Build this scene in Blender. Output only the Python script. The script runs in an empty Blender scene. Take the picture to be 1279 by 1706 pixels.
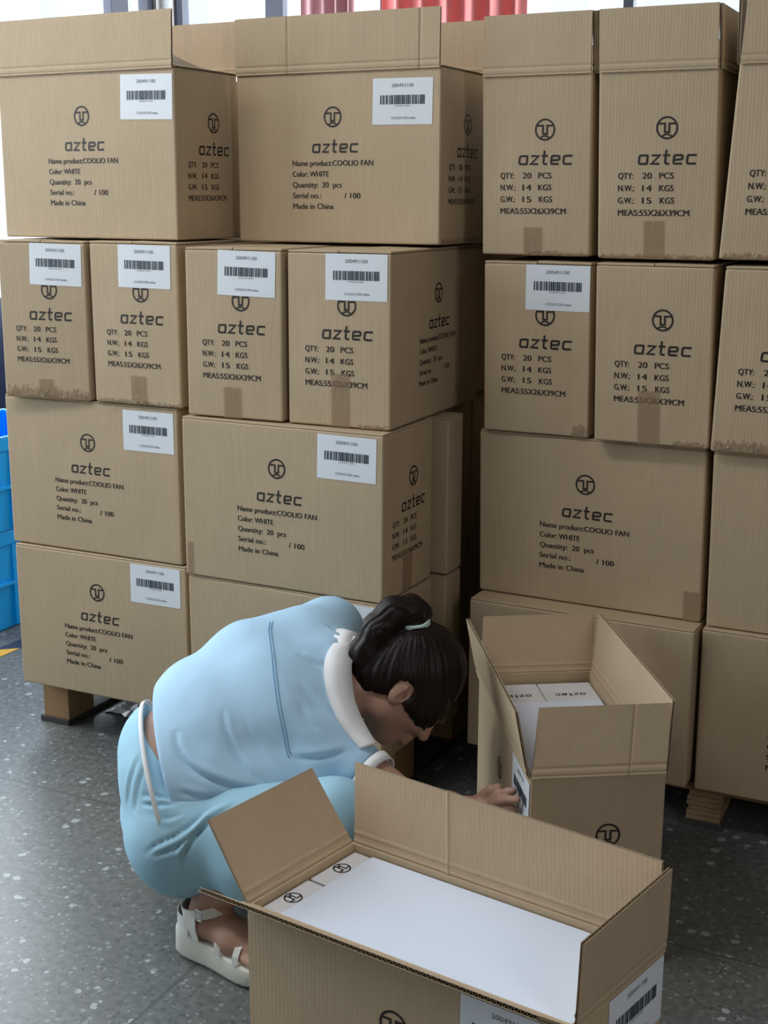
import bpy, bmesh, math, random
import numpy as np
from mathutils import Vector, Matrix

random.seed(7)
sc = bpy.context.scene
COL = sc.collection
R = math.radians

# ------------------------------------------------------------------ camera
cam_d = bpy.data.cameras.new('camera'); cam = bpy.data.objects.new('camera', cam_d); COL.objects.link(cam)
CP, CY, CR, CH, CF = 0.23633, 0.45570, 0.00305, 1.4483, 2183.4
_fw = Vector((-math.sin(CY) * math.cos(CP), math.cos(CY) * math.cos(CP), -math.sin(CP)))
_rt = Vector((math.cos(CY), math.sin(CY), 0)); _up = _rt.cross(_fw)
_r2 = math.cos(CR) * _rt + math.sin(CR) * _up; _u2 = -math.sin(CR) * _rt + math.cos(CR) * _up
cam.matrix_world = Matrix(((_r2.x, _u2.x, -_fw.x, 0), (_r2.y, _u2.y, -_fw.y, 0), (_r2.z, _u2.z, -_fw.z, CH), (0, 0, 0, 1)))
cam_d.sensor_fit = 'AUTO'; cam_d.sensor_width = 36.0; cam_d.lens = CF / 1706 * 36.0
cam_d.clip_start = 0.05; cam_d.clip_end = 100
sc.camera = cam

# ------------------------------------------------------------------ exposure, world, daylight
sc.view_settings.view_transform = 'Standard'; sc.view_settings.look = 'None'
sc.view_settings.gamma = 1.0; sc.view_settings.use_curve_mapping = False
sc.view_settings.exposure = 0.0
world = bpy.data.worlds.new('world'); sc.world = world; world.use_nodes = True
_bg = world.node_tree.nodes['Background']; _bg.inputs[0].default_value = (0.80, 0.90, 1.0, 1); _bg.inputs[1].default_value = 1.3

def area_light(name, loc, rot, sx, sy, power, color):
    d = bpy.data.lights.new(name, 'AREA'); d.shape = 'RECTANGLE'; d.size = sx; d.size_y = sy
    d.energy = power; d.color = color
    o = bpy.data.objects.new(name, d); COL.objects.link(o); o.location = loc; o.rotation_euler = rot
    return o
# daylight standing in the window openings (left wall, back wall) and the tubes over the aisle
LX, RX, FY, BY, CZ = -4.6, 1.9, -6.5, 6.5, 5.0
COOL = (.84, .93, 1.0)
area_light('daylight_left_window_a', (LX - .2, -2.5, 2.35), (0, R(-90), 0), 3.1, 2.6, 30, COOL)
area_light('daylight_left_window_b', (LX - .2, 1.2, 2.35), (0, R(-90), 0), 3.1, 2.5, 136, COOL)
area_light('daylight_left_window_c', (LX - .2, 4.4, 2.35), (0, R(-90), 0), 3.1, 3.9, 330, COOL)
area_light('daylight_back_window', (-2.8, BY + .2, 2.75), (R(-90), 0, 0), 3.4, 3.3, 300, COOL)
area_light('daylight_right_window', (RX + .12, -.35, 2.2), (0, R(90), 0), 2.0, 1.0, 52, (1.0, .93, .90))
area_light('aisle_tube_lamps', (-2.25, 1.3, 3.3), (0, 0, 0), 1.6, .3, 36, (1.0, .98, .95))

# ------------------------------------------------------------------ helpers
def tag(o, label=None, cat=None, group=None, kind=None):
    if label: o['label'] = label
    if cat: o['category'] = cat
    if group: o['group'] = group
    if kind: o['kind'] = kind
    return o
def empty(name, loc=(0, 0, 0), rz=0, label=None, cat=None, group=None):
    o = bpy.data.objects.new(name, None); COL.objects.link(o); o.empty_display_size = .05
    o.location = loc; o.rotation_euler = (0, 0, rz)
    return tag(o, label, cat, group)
def link(name, me, mats, parent=None, smooth=False):
    o = bpy.data.objects.new(name, me); COL.objects.link(o)
    if not isinstance(mats, (list, tuple)): mats = [mats]
    if len(me.materials) == 0:
        for m in mats: me.materials.append(m)
    if parent: o.parent = parent
    if smooth:
        for p in me.polygons: p.use_smooth = True
    return o
class MB:
    """collects raw geometry, links it as ONE mesh object"""
    def __init__(s): s.v = []; s.f = []; s.m = []
    def add(s, vs, fs, mi=0):
        b = len(s.v); s.v += [tuple(p) for p in vs]; s.f += [tuple(i + b for i in f) for f in fs]; s.m += [mi] * len(fs)
    def box(s, x0, x1, y0, y1, z0, z1, mi=0):
        s.add([(x, y, z) for z in (z0, z1) for y in (y0, y1) for x in (x0, x1)],
              [(0, 2, 3, 1), (4, 5, 7, 6), (0, 1, 5, 4), (2, 6, 7, 3), (0, 4, 6, 2), (1, 3, 7, 5)], mi)
    def grid(s, fn, us, vs, mi=0):
        n = len(us); P = [fn(u, v) for v in vs for u in us]
        s.add(P, [(j * n + i, j * n + i + 1, (j + 1) * n + i + 1, (j + 1) * n + i) for j in range(len(vs) - 1) for i in range(n - 1)], mi)
    def tube(s, pts, r, n=10, mi=0, cap=True):
        pts = [Vector(p) for p in pts]; rr = r if isinstance(r, (list, tuple)) else [r] * len(pts)
        rings = []; ref = None
        for i, p in enumerate(pts):
            t = (pts[min(i + 1, len(pts) - 1)] - pts[max(i - 1, 0)]).normalized()
            if ref is None: ref = t.orthogonal().normalized()
            a = (ref - t * ref.dot(t)).normalized(); ref = a; b = t.cross(a)
            rings.append([p + rr[i] * (math.cos(2 * math.pi * k / n) * a + math.sin(2 * math.pi * k / n) * b) for k in range(n)])
        vs = [q for rg in rings for q in rg]
        fs = [(i * n + k, i * n + (k + 1) % n, (i + 1) * n + (k + 1) % n, (i + 1) * n + k) for i in range(len(pts) - 1) for k in range(n)]
        if cap: fs += [tuple(range(n - 1, -1, -1)), tuple((len(pts) - 1) * n + k for k in range(n))]
        s.add(vs, fs, mi)
    def mesh(s, name, xf=None):
        me = bpy.data.meshes.new(name); v = s.v if xf is None else [xf(*p) for p in s.v]
        me.from_pydata(v, [], s.f); me.validate(); me.update()
        if any(s.m) and len(me.polygons) == len(s.m): me.polygons.foreach_set('material_index', s.m)
        return me
    def build(s, name, mats, parent=None, xf=None, smooth=False, bevel=0):
        me = s.mesh(name, xf)
        bm = bmesh.new(); bm.from_mesh(me); bmesh.ops.remove_doubles(bm, verts=bm.verts, dist=1e-6)
        bmesh.ops.recalc_face_normals(bm, faces=bm.faces)
        if bevel: bmesh.ops.bevel(bm, geom=[e for e in bm.edges if len(e.link_faces) == 2 and e.calc_face_angle(0) > .6], offset=bevel, segments=2, profile=.5, affect='EDGES')
        bm.to_mesh(me); bm.free()
        return link(name, me, mats, parent, smooth)

# ------------------------------------------------------------------ materials
def new_mat(name):
    m = bpy.data.materials.new(name); m.use_nodes = True; nt = m.node_tree
    return m, nt, nt.nodes['Principled BSDF']
def N(nt, t, **kw):
    n = nt.nodes.new(t)
    for k, v in kw.items(): setattr(n, k, v)
    return n
def mat(name, col, rough=.6, metal=0, noise=0.0, nscale=8, bump=0, bscale=60, spec=.5):
    m, nt, b = new_mat(name); b.inputs['Roughness'].default_value = rough; b.inputs['Metallic'].default_value = metal
    b.inputs['Specular IOR Level'].default_value = spec; b.inputs['Base Color'].default_value = (*col, 1)
    tc = N(nt, 'ShaderNodeTexCoord')
    if noise:
        nz = N(nt, 'ShaderNodeTexNoise'); nz.inputs['Scale'].default_value = nscale; nz.inputs['Detail'].default_value = 4
        nt.links.new(tc.outputs['Object'], nz.inputs['Vector'])
        mx = N(nt, 'ShaderNodeMix', data_type='RGBA'); mx.inputs[6].default_value = (*[c * (1 - noise) for c in col], 1); mx.inputs[7].default_value = (*[min(1, c * (1 + noise)) for c in col], 1)
        nt.links.new(nz.outputs['Fac'], mx.inputs[0]); nt.links.new(mx.outputs[2], b.inputs['Base Color'])
    if bump:
        nb = N(nt, 'ShaderNodeTexNoise'); nb.inputs['Scale'].default_value = bscale; nb.inputs['Detail'].default_value = 3
        nt.links.new(tc.outputs['Object'], nb.inputs['Vector'])
        bp = N(nt, 'ShaderNodeBump'); bp.inputs['Strength'].default_value = bump; bp.inputs['Distance'].default_value = .004
        nt.links.new(nb.outputs['Fac'], bp.inputs['Height']); nt.links.new(bp.outputs['Normal'], b.inputs['Normal'])
    return m

def kraft(name, col, flute=.25, colvar=.05):
    """corrugated kraft board: fibre mottling plus the faint washboard of the flutes"""
    m, nt, b = new_mat(name); b.inputs['Roughness'].default_value = .62; b.inputs['Specular IOR Level'].default_value = .3
    tc = N(nt, 'ShaderNodeTexCoord'); oi = N(nt, 'ShaderNodeObjectInfo')
    sx = N(nt, 'ShaderNodeSeparateXYZ'); nt.links.new(tc.outputs['Object'], sx.inputs[0])
    ad = N(nt, 'ShaderNodeMath', operation='ADD'); nt.links.new(sx.outputs[0], ad.inputs[0]); nt.links.new(sx.outputs[1], ad.inputs[1])
    ml = N(nt, 'ShaderNodeMath', operation='MULTIPLY'); nt.links.new(ad.outputs[0], ml.inputs[0]); ml.inputs[1].default_value = 2 * math.pi / .0075
    sn = N(nt, 'ShaderNodeMath', operation='SINE'); nt.links.new(ml.outputs[0], sn.inputs[0])
    mp = N(nt, 'ShaderNodeMapping'); mp.inputs['Scale'].default_value = (90, 90, 6); nt.links.new(tc.outputs['Object'], mp.inputs[0])
    n1 = N(nt, 'ShaderNodeTexNoise'); n1.inputs['Scale'].default_value = 1; n1.inputs['Detail'].default_value = 3; nt.links.new(mp.outputs[0], n1.inputs['Vector'])
    n2 = N(nt, 'ShaderNodeTexNoise'); n2.inputs['Scale'].default_value = 9; n2.inputs['Detail'].default_value = 5; nt.links.new(tc.outputs['Object'], n2.inputs['Vector'])
    a1 = N(nt, 'ShaderNodeMath', operation='MULTIPLY_ADD'); nt.links.new(n1.outputs['Fac'], a1.inputs[0]); a1.inputs[1].default_value = .8
    nt.links.new(n2.outputs['Fac'], a1.inputs[2])
    a2 = N(nt, 'ShaderNodeMath', operation='MULTIPLY_ADD'); nt.links.new(oi.outputs['Random'], a2.inputs[0]); a2.inputs[1].default_value = .5; nt.links.new(a1.outputs[0], a2.inputs[2])
    mr = N(nt, 'ShaderNodeMapRange'); mr.inputs[1].default_value = .5; mr.inputs[2].default_value = 1.8; nt.links.new(a2.outputs[0], mr.inputs[0])
    mx = N(nt, 'ShaderNodeMix', data_type='RGBA'); k = colvar
    mx.inputs[6].default_value = (*[c * (1 - 2 * k) for c in col], 1); mx.inputs[7].default_value = (*[c * (1 + 2 * k) for c in col], 1)
    nt.links.new(mr.outputs[0], mx.inputs[0]); nt.links.new(mx.outputs[2], b.inputs['Base Color'])
    h = N(nt, 'ShaderNodeMath', operation='MULTIPLY_ADD'); nt.links.new(sn.outputs[0], h.inputs[0]); h.inputs[1].default_value = .5; nt.links.new(n1.outputs['Fac'], h.inputs[2])
    bp = N(nt, 'ShaderNodeBump'); bp.inputs['Strength'].default_value = flute; bp.inputs['Distance'].default_value = .0006
    nt.links.new(h.outputs[0], bp.inputs['Height']); nt.links.new(bp.outputs['Normal'], b.inputs['Normal'])
    return m
KC = (.47, .365, .238)
M_KRAFT = kraft('kraft_board', KC)
M_KIN = kraft('kraft_board_inner', (.47, .355, .235), flute=.28)
M_KEDGE = mat('kraft_cut_edge', (.42, .33, .22), .8, noise=.2, nscale=200)
M_INK = mat('printing_ink', (.018, .013, .010), .55)
M_LABEL = mat('label_paper', (.74, .79, .84), .45)
M_LINK = mat('label_ink', (.03, .045, .065), .5)
M_LINKG = mat('label_ink_fine', (.22, .25, .29), .5)
M_WHITE = mat('white_board', (.73, .80, .93), .45, noise=.02)
M_PBOX = mat('white_carton_board', (.70, .71, .73), .5, noise=.03)

def tape_mat():
    m, nt, b = new_mat('packing_tape_film'); b.inputs['Base Color'].default_value = (.36, .25, .15, 1); b.inputs['Roughness'].default_value = .16
    tc = N(nt, 'ShaderNodeTexCoord'); nz = N(nt, 'ShaderNodeTexNoise'); nz.inputs['Scale'].default_value = 55; nz.inputs['Detail'].default_value = 3; nz.inputs['Distortion'].default_value = 1.2
    nt.links.new(tc.outputs['Object'], nz.inputs['Vector'])
    bp = N(nt, 'ShaderNodeBump'); bp.inputs['Strength'].default_value = .55; bp.inputs['Distance'].default_value = .004
    nt.links.new(nz.outputs['Fac'], bp.inputs['Height']); nt.links.new(bp.outputs['Normal'], b.inputs['Normal'])
    tr = N(nt, 'ShaderNodeBsdfTransparent'); ms = N(nt, 'ShaderNodeMixShader'); ms.inputs[0].default_value = .45
    out = nt.nodes['Material Output']; nt.links.new(tr.outputs[0], ms.inputs[1]); nt.links.new(b.outputs[0], ms.inputs[2]); nt.links.new(ms.outputs[0], out.inputs[0])
    return m
M_TAPE = tape_mat()

def floor_mat():
    m, nt, b = new_mat('terrazzo_floor'); tc = N(nt, 'ShaderNodeTexCoord')
    base = N(nt, 'ShaderNodeTexNoise'); base.inputs['Scale'].default_value = 60; base.inputs['Detail'].default_value = 6; nt.links.new(tc.outputs['Object'], base.inputs['Vector'])
    cr = N(nt, 'ShaderNodeValToRGB'); cr.color_ramp.elements[0].position = .3; cr.color_ramp.elements[0].color = (.085, .092, .090, 1)
    cr.color_ramp.elements[1].position = .75; cr.color_ramp.elements[1].color = (.165, .175, .170, 1); nt.links.new(base.outputs['Fac'], cr.inputs[0])
    def chips(scale, keep, size, seed):
        mp = N(nt, 'ShaderNodeMapping'); mp.inputs['Location'].default_value = (seed, seed * 2, 0); nt.links.new(tc.outputs['Object'], mp.inputs[0])
        wn = N(nt, 'ShaderNodeTexNoise'); wn.inputs['Scale'].default_value = scale * 1.2; nt.links.new(mp.outputs[0], wn.inputs['Vector'])
        av = N(nt, 'ShaderNodeMix', data_type='RGBA'); av.inputs[0].default_value = .012; nt.links.new(mp.outputs[0], av.inputs[6]); nt.links.new(wn.outputs['Color'], av.inputs[7])
        vo = N(nt, 'ShaderNodeTexVoronoi', voronoi_dimensions='2D'); vo.inputs['Scale'].default_value = scale; nt.links.new(av.outputs[2], vo.inputs['Vector'])
        sp = N(nt, 'ShaderNodeSeparateColor'); nt.links.new(vo.outputs['Color'], sp.inputs[0])
        g = N(nt, 'ShaderNodeMath', operation='GREATER_THAN'); nt.links.new(sp.outputs[0], g.inputs[0]); g.inputs[1].default_value = keep
        sz = N(nt, 'ShaderNodeMath', operation='MULTIPLY'); nt.links.new(sp.outputs[1], sz.inputs[0]); sz.inputs[1].default_value = size
        l = N(nt, 'ShaderNodeMath', operation='LESS_THAN'); nt.links.new(vo.outputs['Distance'], l.inputs[0]); nt.links.new(sz.outputs[0], l.inputs[1])
        mm = N(nt, 'ShaderNodeMath', operation='MULTIPLY'); nt.links.new(g.outputs[0], mm.inputs[0]); nt.links.new(l.outputs[0], mm.inputs[1])
        return mm.outputs[0]
    c = cr.outputs[0]
    for (s, k, z, sd, col) in ((34, .86, .36, 3.1, (.34, .37, .37)), (80, .74, .42, 9.7, (.22, .24, .235)), (90, .8, .4, 5.2, (.07, .075, .073))):
        f = chips(s, k, z, sd); mx = N(nt, 'ShaderNodeMix', data_type='RGBA'); nt.links.new(f, mx.inputs[0]); nt.links.new(c, mx.inputs[6]); mx.inputs[7].default_value = (*col, 1); c = mx.outputs[2]
    sx = N(nt, 'ShaderNodeSeparateXYZ'); nt.links.new(tc.outputs['Object'], sx.inputs[0])
    for ax, off in ((0, 1.32), (1, -2.355)):
        a = N(nt, 'ShaderNodeMath', operation='ADD'); nt.links.new(sx.outputs[ax], a.inputs[0]); a.inputs[1].default_value = off + 20 + 1.0
        p = N(nt, 'ShaderNodeMath', operation='MODULO'); nt.links.new(a.outputs[0], p.inputs[0]); p.inputs[1].default_value = 2.0
        d = N(nt, 'ShaderNodeMath', operation='SUBTRACT'); nt.links.new(p.outputs[0], d.inputs[0]); d.inputs[1].default_value = 1.0
        ab = N(nt, 'ShaderNodeMath', operation='ABSOLUTE'); nt.links.new(d.outputs[0], ab.inputs[0])
        lt = N(nt, 'ShaderNodeMath', operation='LESS_THAN'); nt.links.new(ab.outputs[0], lt.inputs[0]); lt.inputs[1].default_value = .0035
        mx = N(nt, 'ShaderNodeMix', data_type='RGBA'); nt.links.new(lt.outputs[0], mx.inputs[0]); nt.links.new(c, mx.inputs[6]); mx.inputs[7].default_value = (.082, .088, .086, 1); c = mx.outputs[2]
    nt.links.new(c, b.inputs['Base Color'])
    rn = N(nt, 'ShaderNodeTexNoise'); rn.inputs['Scale'].default_value = 3; rn.inputs['Detail'].default_value = 5; nt.links.new(tc.outputs['Object'], rn.inputs['Vector'])
    mr = N(nt, 'ShaderNodeMapRange'); mr.inputs[3].default_value = .28; mr.inputs[4].default_value = .46; nt.links.new(rn.outputs['Fac'], mr.inputs[0]); nt.links.new(mr.outputs[0], b.inputs['Roughness'])
    return m
def glass_mat():
    m, nt, b = new_mat('window_glass'); nt.nodes.remove(b)
    tr = N(nt, 'ShaderNodeBsdfTransparent'); gl = N(nt, 'ShaderNodeBsdfGlossy'); gl.inputs['Roughness'].default_value = .02
    ms = N(nt, 'ShaderNodeMixShader'); ms.inputs[0].default_value = .06
    nt.links.new(tr.outputs[0], ms.inputs[1]); nt.links.new(gl.outputs[0], ms.inputs[2]); nt.links.new(ms.outputs[0], nt.nodes['Material Output'].inputs[0])
    return m
M_FLOOR = floor_mat(); M_GLASS = glass_mat()
M_WALL = mat('wall_plaster', (.72, .73, .72), .8, noise=.03, nscale=3)
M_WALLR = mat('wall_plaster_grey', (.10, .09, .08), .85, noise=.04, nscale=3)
M_CEIL = mat('ceiling_paint', (.22, .22, .22), .85, noise=.02)
M_FRAME = mat('window_frame_navy', (.022, .026, .045), .6)
def curtain_mat(name, col):
    m = mat(name, col, .85, noise=.1, nscale=12); nt = m.node_tree; b = nt.nodes['Principled BSDF']
    tl = N(nt, 'ShaderNodeBsdfTranslucent'); tl.inputs[0].default_value = (*col, 1); ms = N(nt, 'ShaderNodeMixShader'); ms.inputs[0].default_value = .12
    nt.links.new(b.outputs[0], ms.inputs[1]); nt.links.new(tl.outputs[0], ms.inputs[2]); nt.links.new(ms.outputs[0], nt.nodes['Material Output'].inputs[0]); return m
M_CURT = curtain_mat('curtain_red', (.72, .25, .24)); M_CURT2 = curtain_mat('curtain_dusty', (.46, .25, .26))
M_WOOD = mat('pallet_wood', (.36, .21, .10), .75, noise=.3, nscale=14, bump=.3, bscale=90)
M_PLY = mat('pallet_ply_edge', (.33, .22, .12), .8, noise=.45, nscale=26, bump=.5, bscale=70)
M_SKID = mat('pallet_skid', (.06, .055, .05), .8, noise=.2)
M_BLUE = mat('blue_plastic', (.0, .36, .95), .35, noise=.05)
M_NAVY = mat('navy_steel', (.010, .018, .05), .4)
M_YEL = mat('tape_yellow', (.62, .36, .05), .6, noise=.1); M_TBLK = mat('tape_navy', (.02, .035, .08), .6)
M_FILM = mat('plastic_film_white', (.75, .77, .80), .25, bump=.4, bscale=40)

# ------------------------------------------------------------------ the room
def struct(name, mb, m, **kw):
    return tag(mb.build(name, m, **kw), kind='structure')
b = MB(); b.box(LX - .2, RX + .2, FY - .2, BY + .2, -.12, 0); struct('floor', b, M_FLOOR)
b = MB(); b.box(LX - .2, RX + .2, FY - .2, BY + .2, CZ, CZ + .12); struct('ceiling', b, M_CEIL)
b = MB(); b.box(LX, RX, FY - .15, FY, 0, CZ); struct('wall_front', b, M_WALLR)
def holed_wall(x0, x1, t0, t1, holes, axis):
    """wall along axis with rectangular window openings [(a0,a1,z0,z1)]"""
    m = MB(); cur = x0
    def bx(a0, a1, z0, z1):
        if axis == 'x': m.box(a0, a1, t0, t1, z0, z1)
        else: m.box(t0, t1, a0, a1, z0, z1)
    for (a0, a1, z0, z1) in holes:
        bx(cur, a0, 0, CZ); bx(a0, a1, 0, z0); bx(a0, a1, z1, CZ); cur = a1
    bx(cur, x1, 0, CZ); return m
BW = (-4.52, -1.1, 1.1, 4.4)
struct('wall_back', holed_wall(LX, RX, BY, BY + .15, [BW], 'x'), M_WALL)
LW = [(-3.8, -1.2, .9, 3.9), (-.1, 2.5, .9, 3.9), (2.6, 6.46, .9, 3.9)]
struct('wall_left', holed_wall(FY, BY, LX - .15, LX, LW, 'y'), M_WALL)
RW = (-.85, .15, 1.2, 3.2)
struct('wall_right', holed_wall(FY, BY, RX, RX + .15, [RW], 'y'), M_WALLR)
def window(name, rect, t, axis, mull, transoms):
    a0, a1, z0, z1 = rect; m = MB()
    def bx(mm, p0, p1, q0, q1, d0, d1):
        if axis == 'x': mm.box(p0, p1, t + d0, t + d1, q0, q1)
        elif axis == '+y': mm.box(t + d0, t + d1, p0, p1, q0, q1)
        else: mm.box(t - d1, t - d0, p0, p1, q0, q1)
    f = .05
    for (p0, p1, q0, q1) in ((a0, a1, z0, z0 + f), (a0, a1, z1 - f, z1), (a0, a0 + f, z0, z1), (a1 - f, a1, z0, z1)): bx(m, p0, p1, q0, q1, .02, .09)
    for (c, w) in mull: bx(m, c - w / 2, c + w / 2, z0 + f, z1 - f, .025, .085)
    for (p0, p1, zc, w) in transoms: bx(m, p0, p1, zc - w / 2, zc + w / 2, .03, .08)
    o = struct(name, m, M_FRAME, bevel=.003)
    g = MB(); bx(g, a0 + f, a1 - f, z0 + f, z1 - f, .052, .058); g.build('pane', M_GLASS, o)
    return o
window('window_1', BW, BY, 'x', [(-3.875, .11), (-3.21, .04), (-2.55, .11), (-1.9, .05)], [(-4.52, -1.1, 3.1, .08)])
for i, r in enumerate(LW): window('window_%d' % (i + 2), r, LX, 'y', [(6.16, .15), (4.5, .07), (3.5, .07)] if i == 2 else [((r[0] + r[1]) / 2, .08)], [(6.23, 6.44, 2.37, .05)] if i == 2 else [(r[0], r[1], 2.3, .06)])

window('window_5', RW, RX, '+y', [(-.35, .05)], [])

# curtains at the back window
def curtain(x0, x1, z0, z1, m, label, amp=.035, n=9):
    b = MB(); k = int((x1 - x0) / .012)
    us = [x0 + (x1 - x0) * i / k for i in range(k + 1)]; zs = [z0 + (z1 - z0) * i / 10 for i in range(11)]
    fn = lambda u, v: (u, BY - .11 + amp * math.sin((u - x0) / (x1 - x0) * n * 2 * math.pi + .3 * math.sin(v * 2)) + .012 * math.sin(u * 90 + v), v)
    b.grid(fn, us, zs); b.grid(lambda u, v: tuple(np.array(fn(u, v)) + (0, .004, 0)), us, zs)
    o = b.build('curtain', m, smooth=True); tag(o, label, 'curtain', 'curtains at the back window'); return o
curtain(-3.63, -3.31, .6, 4.5, M_CURT2, 'narrow dusty pink gathered curtain at the back window', .03, 4)
curtain(-3.155, -2.36, .6, 4.5, M_CURT, 'wide red gathered curtain at the back window', .04, 6)

# ------------------------------------------------------------------ decals: text, emblem, logo
_dg = None; _tc = {}
def text_geo(s, bold=.0):
    key = (s, bold)
    if key in _tc: return _tc[key]
    cu = bpy.data.curves.new('t', 'FONT'); cu.body = s; cu.size = 1; cu.offset = bold; cu.resolution_u = 3; cu.fill_mode = 'FRONT'
    o = bpy.data.objects.new('t', cu); COL.objects.link(o); dg = bpy.context.evaluated_depsgraph_get(); dg.update()
    me = bpy.data.meshes.new_from_object(o.evaluated_get(dg))
    v = np.array([p.co[:2] for p in me.vertices]).reshape(-1, 2); f = [tuple(p.vertices) for p in me.polygons]
    bpy.data.objects.remove(o); bpy.data.meshes.remove(me); bpy.data.curves.remove(cu)
    v[:, 0] -= v[:, 0].min(); _tc[key] = (v, f); return v, f
_CAP = text_geo('H', 0)[0][:, 1].max()
def put_text(mb, s, x, y, cap, width=None, center=False, bold=.026, mi=0, wfac=.9):
    """text with cap height `cap`, baseline at y (all in metres, on the face plane)"""
    v, f = text_geo(s, 0); k = cap / _CAP; w = v[:, 0].max() * k * wfac; kx = k * wfac
    if width: kx = width / v[:, 0].max(); w = width
    x0 = x - w / 2 if center else x
    for dx in ((-.5, .5) if bold else (0,)):
        mb.add([(x0 + p[0] * kx + dx * bold * 2 * k, y + p[1] * k, 0) for p in v], f, mi)
def stroke(mb, pts, w, mi=0):
    P = [np.array(p, float) for p in pts]; L = []; 
    for i, p in enumerate(P):
        d0 = P[i] - P[i - 1] if i > 0 else P[1] - P[0]; d1 = P[i + 1] - P[i] if i < len(P) - 1 else P[-1] - P[-2]
        d0 /= np.linalg.norm(d0); d1 /= np.linalg.norm(d1); n0 = np.array((-d0[1], d0[0])); n1 = np.array((-d1[1], d1[0]))
        m = n0 + n1; m /= np.linalg.norm(m); L.append(m * (w / 2) / max(.5, m @ n0))
    vs = []
    for p, l in zip(P, L): vs += [(p[0] - l[0], p[1] - l[1], 0), (p[0] + l[0], p[1] + l[1], 0)]
    mb.add(vs, [(2 * i, 2 * i + 2, 2 * i + 3, 2 * i + 1) for i in range(len(P) - 1)], mi)
def arc(cx, cy, r, a0, a1, n): return [(cx + r * math.cos(R(a0 + (a1 - a0) * i / n)), cy + r * math.sin(R(a0 + (a1 - a0) * i / n))) for i in range(n + 1)]
def emblem(mb, cx, cy, r, rot=0, mi=0):
    """ring with a T-shaped nose and a lens at the foot"""
    t = MB(); w = .17
    for k in range(40):
        a = arc(0, 0, 1 - w / 2, 9 * k, 9 * k + 9, 1); stroke(t, a, w)
    for s in (-1, 1):
        stroke(t, [(s * .86, .36), (s * .20, .36), (s * .20, -.38), (0, -.38)], .17)
    stroke(t, [(-.46, -.76)] + [(x / 10, -.56 - .2 * abs(x / 4.6) ** 2) for x in range(-4, 5)] + [(.46, -.76)], .15)
    c, s_ = math.cos(rot), math.sin(rot)
    mb.add([(cx + r * (p[0] * c - p[1] * s_), cy + r * (p[0] * s_ + p[1] * c), 0) for p in t.v], t.f, mi)
def rnd(pts, r=.22):
    out = [pts[0]]
    for a, p, q in zip(pts, pts[1:], pts[2:]):
        a, p, q = map(np.array, (a, p, q)); u = (a - p) / np.linalg.norm(a - p); v = (q - p) / np.linalg.norm(q - p)
        for t in (0, .25, .5, .75, 1): 
            s0 = p + u * r; s1 = p + v * r; out.append(tuple((1 - t) ** 2 * s0 + 2 * t * (1 - t) * p + t * t * s1))
    return out + [pts[-1]]
def logo(mb, cx, cy, width, rot=0, mi=0):
    """lower-case rounded letters a z t e c, centred on cx, baseline cy"""
    t = MB(); w = .23; x = 0
    def S(pts, r=.22, rounded=True): stroke(t, [(p[0] + x + .1 * p[1], p[1]) for p in (rnd(pts, r) if rounded and len(pts) > 2 else pts)], w)
    S([(1.0, .93), (.1, .93), (.1, .07), (.98, .07)]); S([(.98, 1.0), (.98, 0)]); x += 1.42
    S([(0, .93), (.86, .93), (.04, .07), (.9, .07)], rounded=False); x += 1.22
    S([(.28, 1.5), (.28, .07), (.72, .07)]); S([(0, .93), (.72, .93)]); x += 1.06
    S([(.1, .46), (1.0, .5), (1.0, .93), (.1, .93), (.1, .07), (1.0, .07)], .2); x += 1.4
    S([(1.05, .93), (.1, .93), (.1, .07), (1.05, .07)]); x += 1.05
    k = width / (x + .1); c, s_ = math.cos(rot), math.sin(rot)
    P = [((p[0] - x / 2) * k, p[1] * k) for p in t.v]
    mb.add([(cx + p[0] * c - p[1] * s_, cy + p[0] * s_ + p[1] * c, 0) for p in P], t.f, mi)
def mk(fn):
    m = MB(); fn(m); return m
def words_long(m):
    L = ['Name product:COOLIO FAN', 'Color: WHITE', 'Quantity:  20  pcs', 'Serial no.:', 'Made in China']
    W = [.219, .100, .135, .078, .112]
    for i, (s, w) in enumerate(zip(L, W)): put_text(m, s, -.116, .181 - .0252 * i, .0125, width=w)
    put_text(m, '/ 100', .026, .181 - .0252 * 3, .0125, width=.043)
def words_short(m):
    rows = [('QTY:', '20', 'PCS'), ('N.W.:', '14', 'KGS'), ('G.W.:', '15', 'KGS')]
    for i, (a, b_, c) in enumerate(rows):
        y = .171 - .0262 * i
        put_text(m, a, -.084, y, .0128, width=(.033, .036, .035)[i]); put_text(m, b_, -.030, y, .0128, width=.0205); put_text(m, c, .0075 + (.002 if i == 2 else 0), y, .0128, width=.031)
    put_text(m, 'MEAS:55X26X39CM', -.084, .171 - .0262 * 3, .0128, width=.157)
P_LONG = (mk(lambda m: emblem(m, -.005, .293, .024)), mk(lambda m: logo(m, 0, .2115, .125)), mk(words_long))
P_SHORT = (mk(lambda m: emblem(m, .022, .277, .024)), mk(lambda m: logo(m, .022, .201, .128)), mk(words_short))
def prints(parent, face, geo):
    for nm, g in zip(('printed_emblem', 'printed_wordmark', 'printed_text'), geo): decal(nm, g, face, 0, 0, .0006, M_INK, parent)
LW_, LH_ = .153, .103
def label_sheet():
    m = MB(); m.grid(lambda u, v: (u, v, 0), [(-.5 + i / 8) * LW_ for i in range(9)], [(-.5 + i / 6) * LH_ for i in range(7)]); return m
def label_bars():
    m = MB(); rn = random.Random(11); x = -.057
    while x < .055:
        w = rn.choice((.0011, .0017, .0022, .0033, .0040)); m.box(x, min(x + w, .057), -.0065, .0140, 0, .0001); x += w + rn.choice((.001, .0013, .002, .0026))
    return m
P_LS, P_LB = label_sheet(), label_bars()
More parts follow.
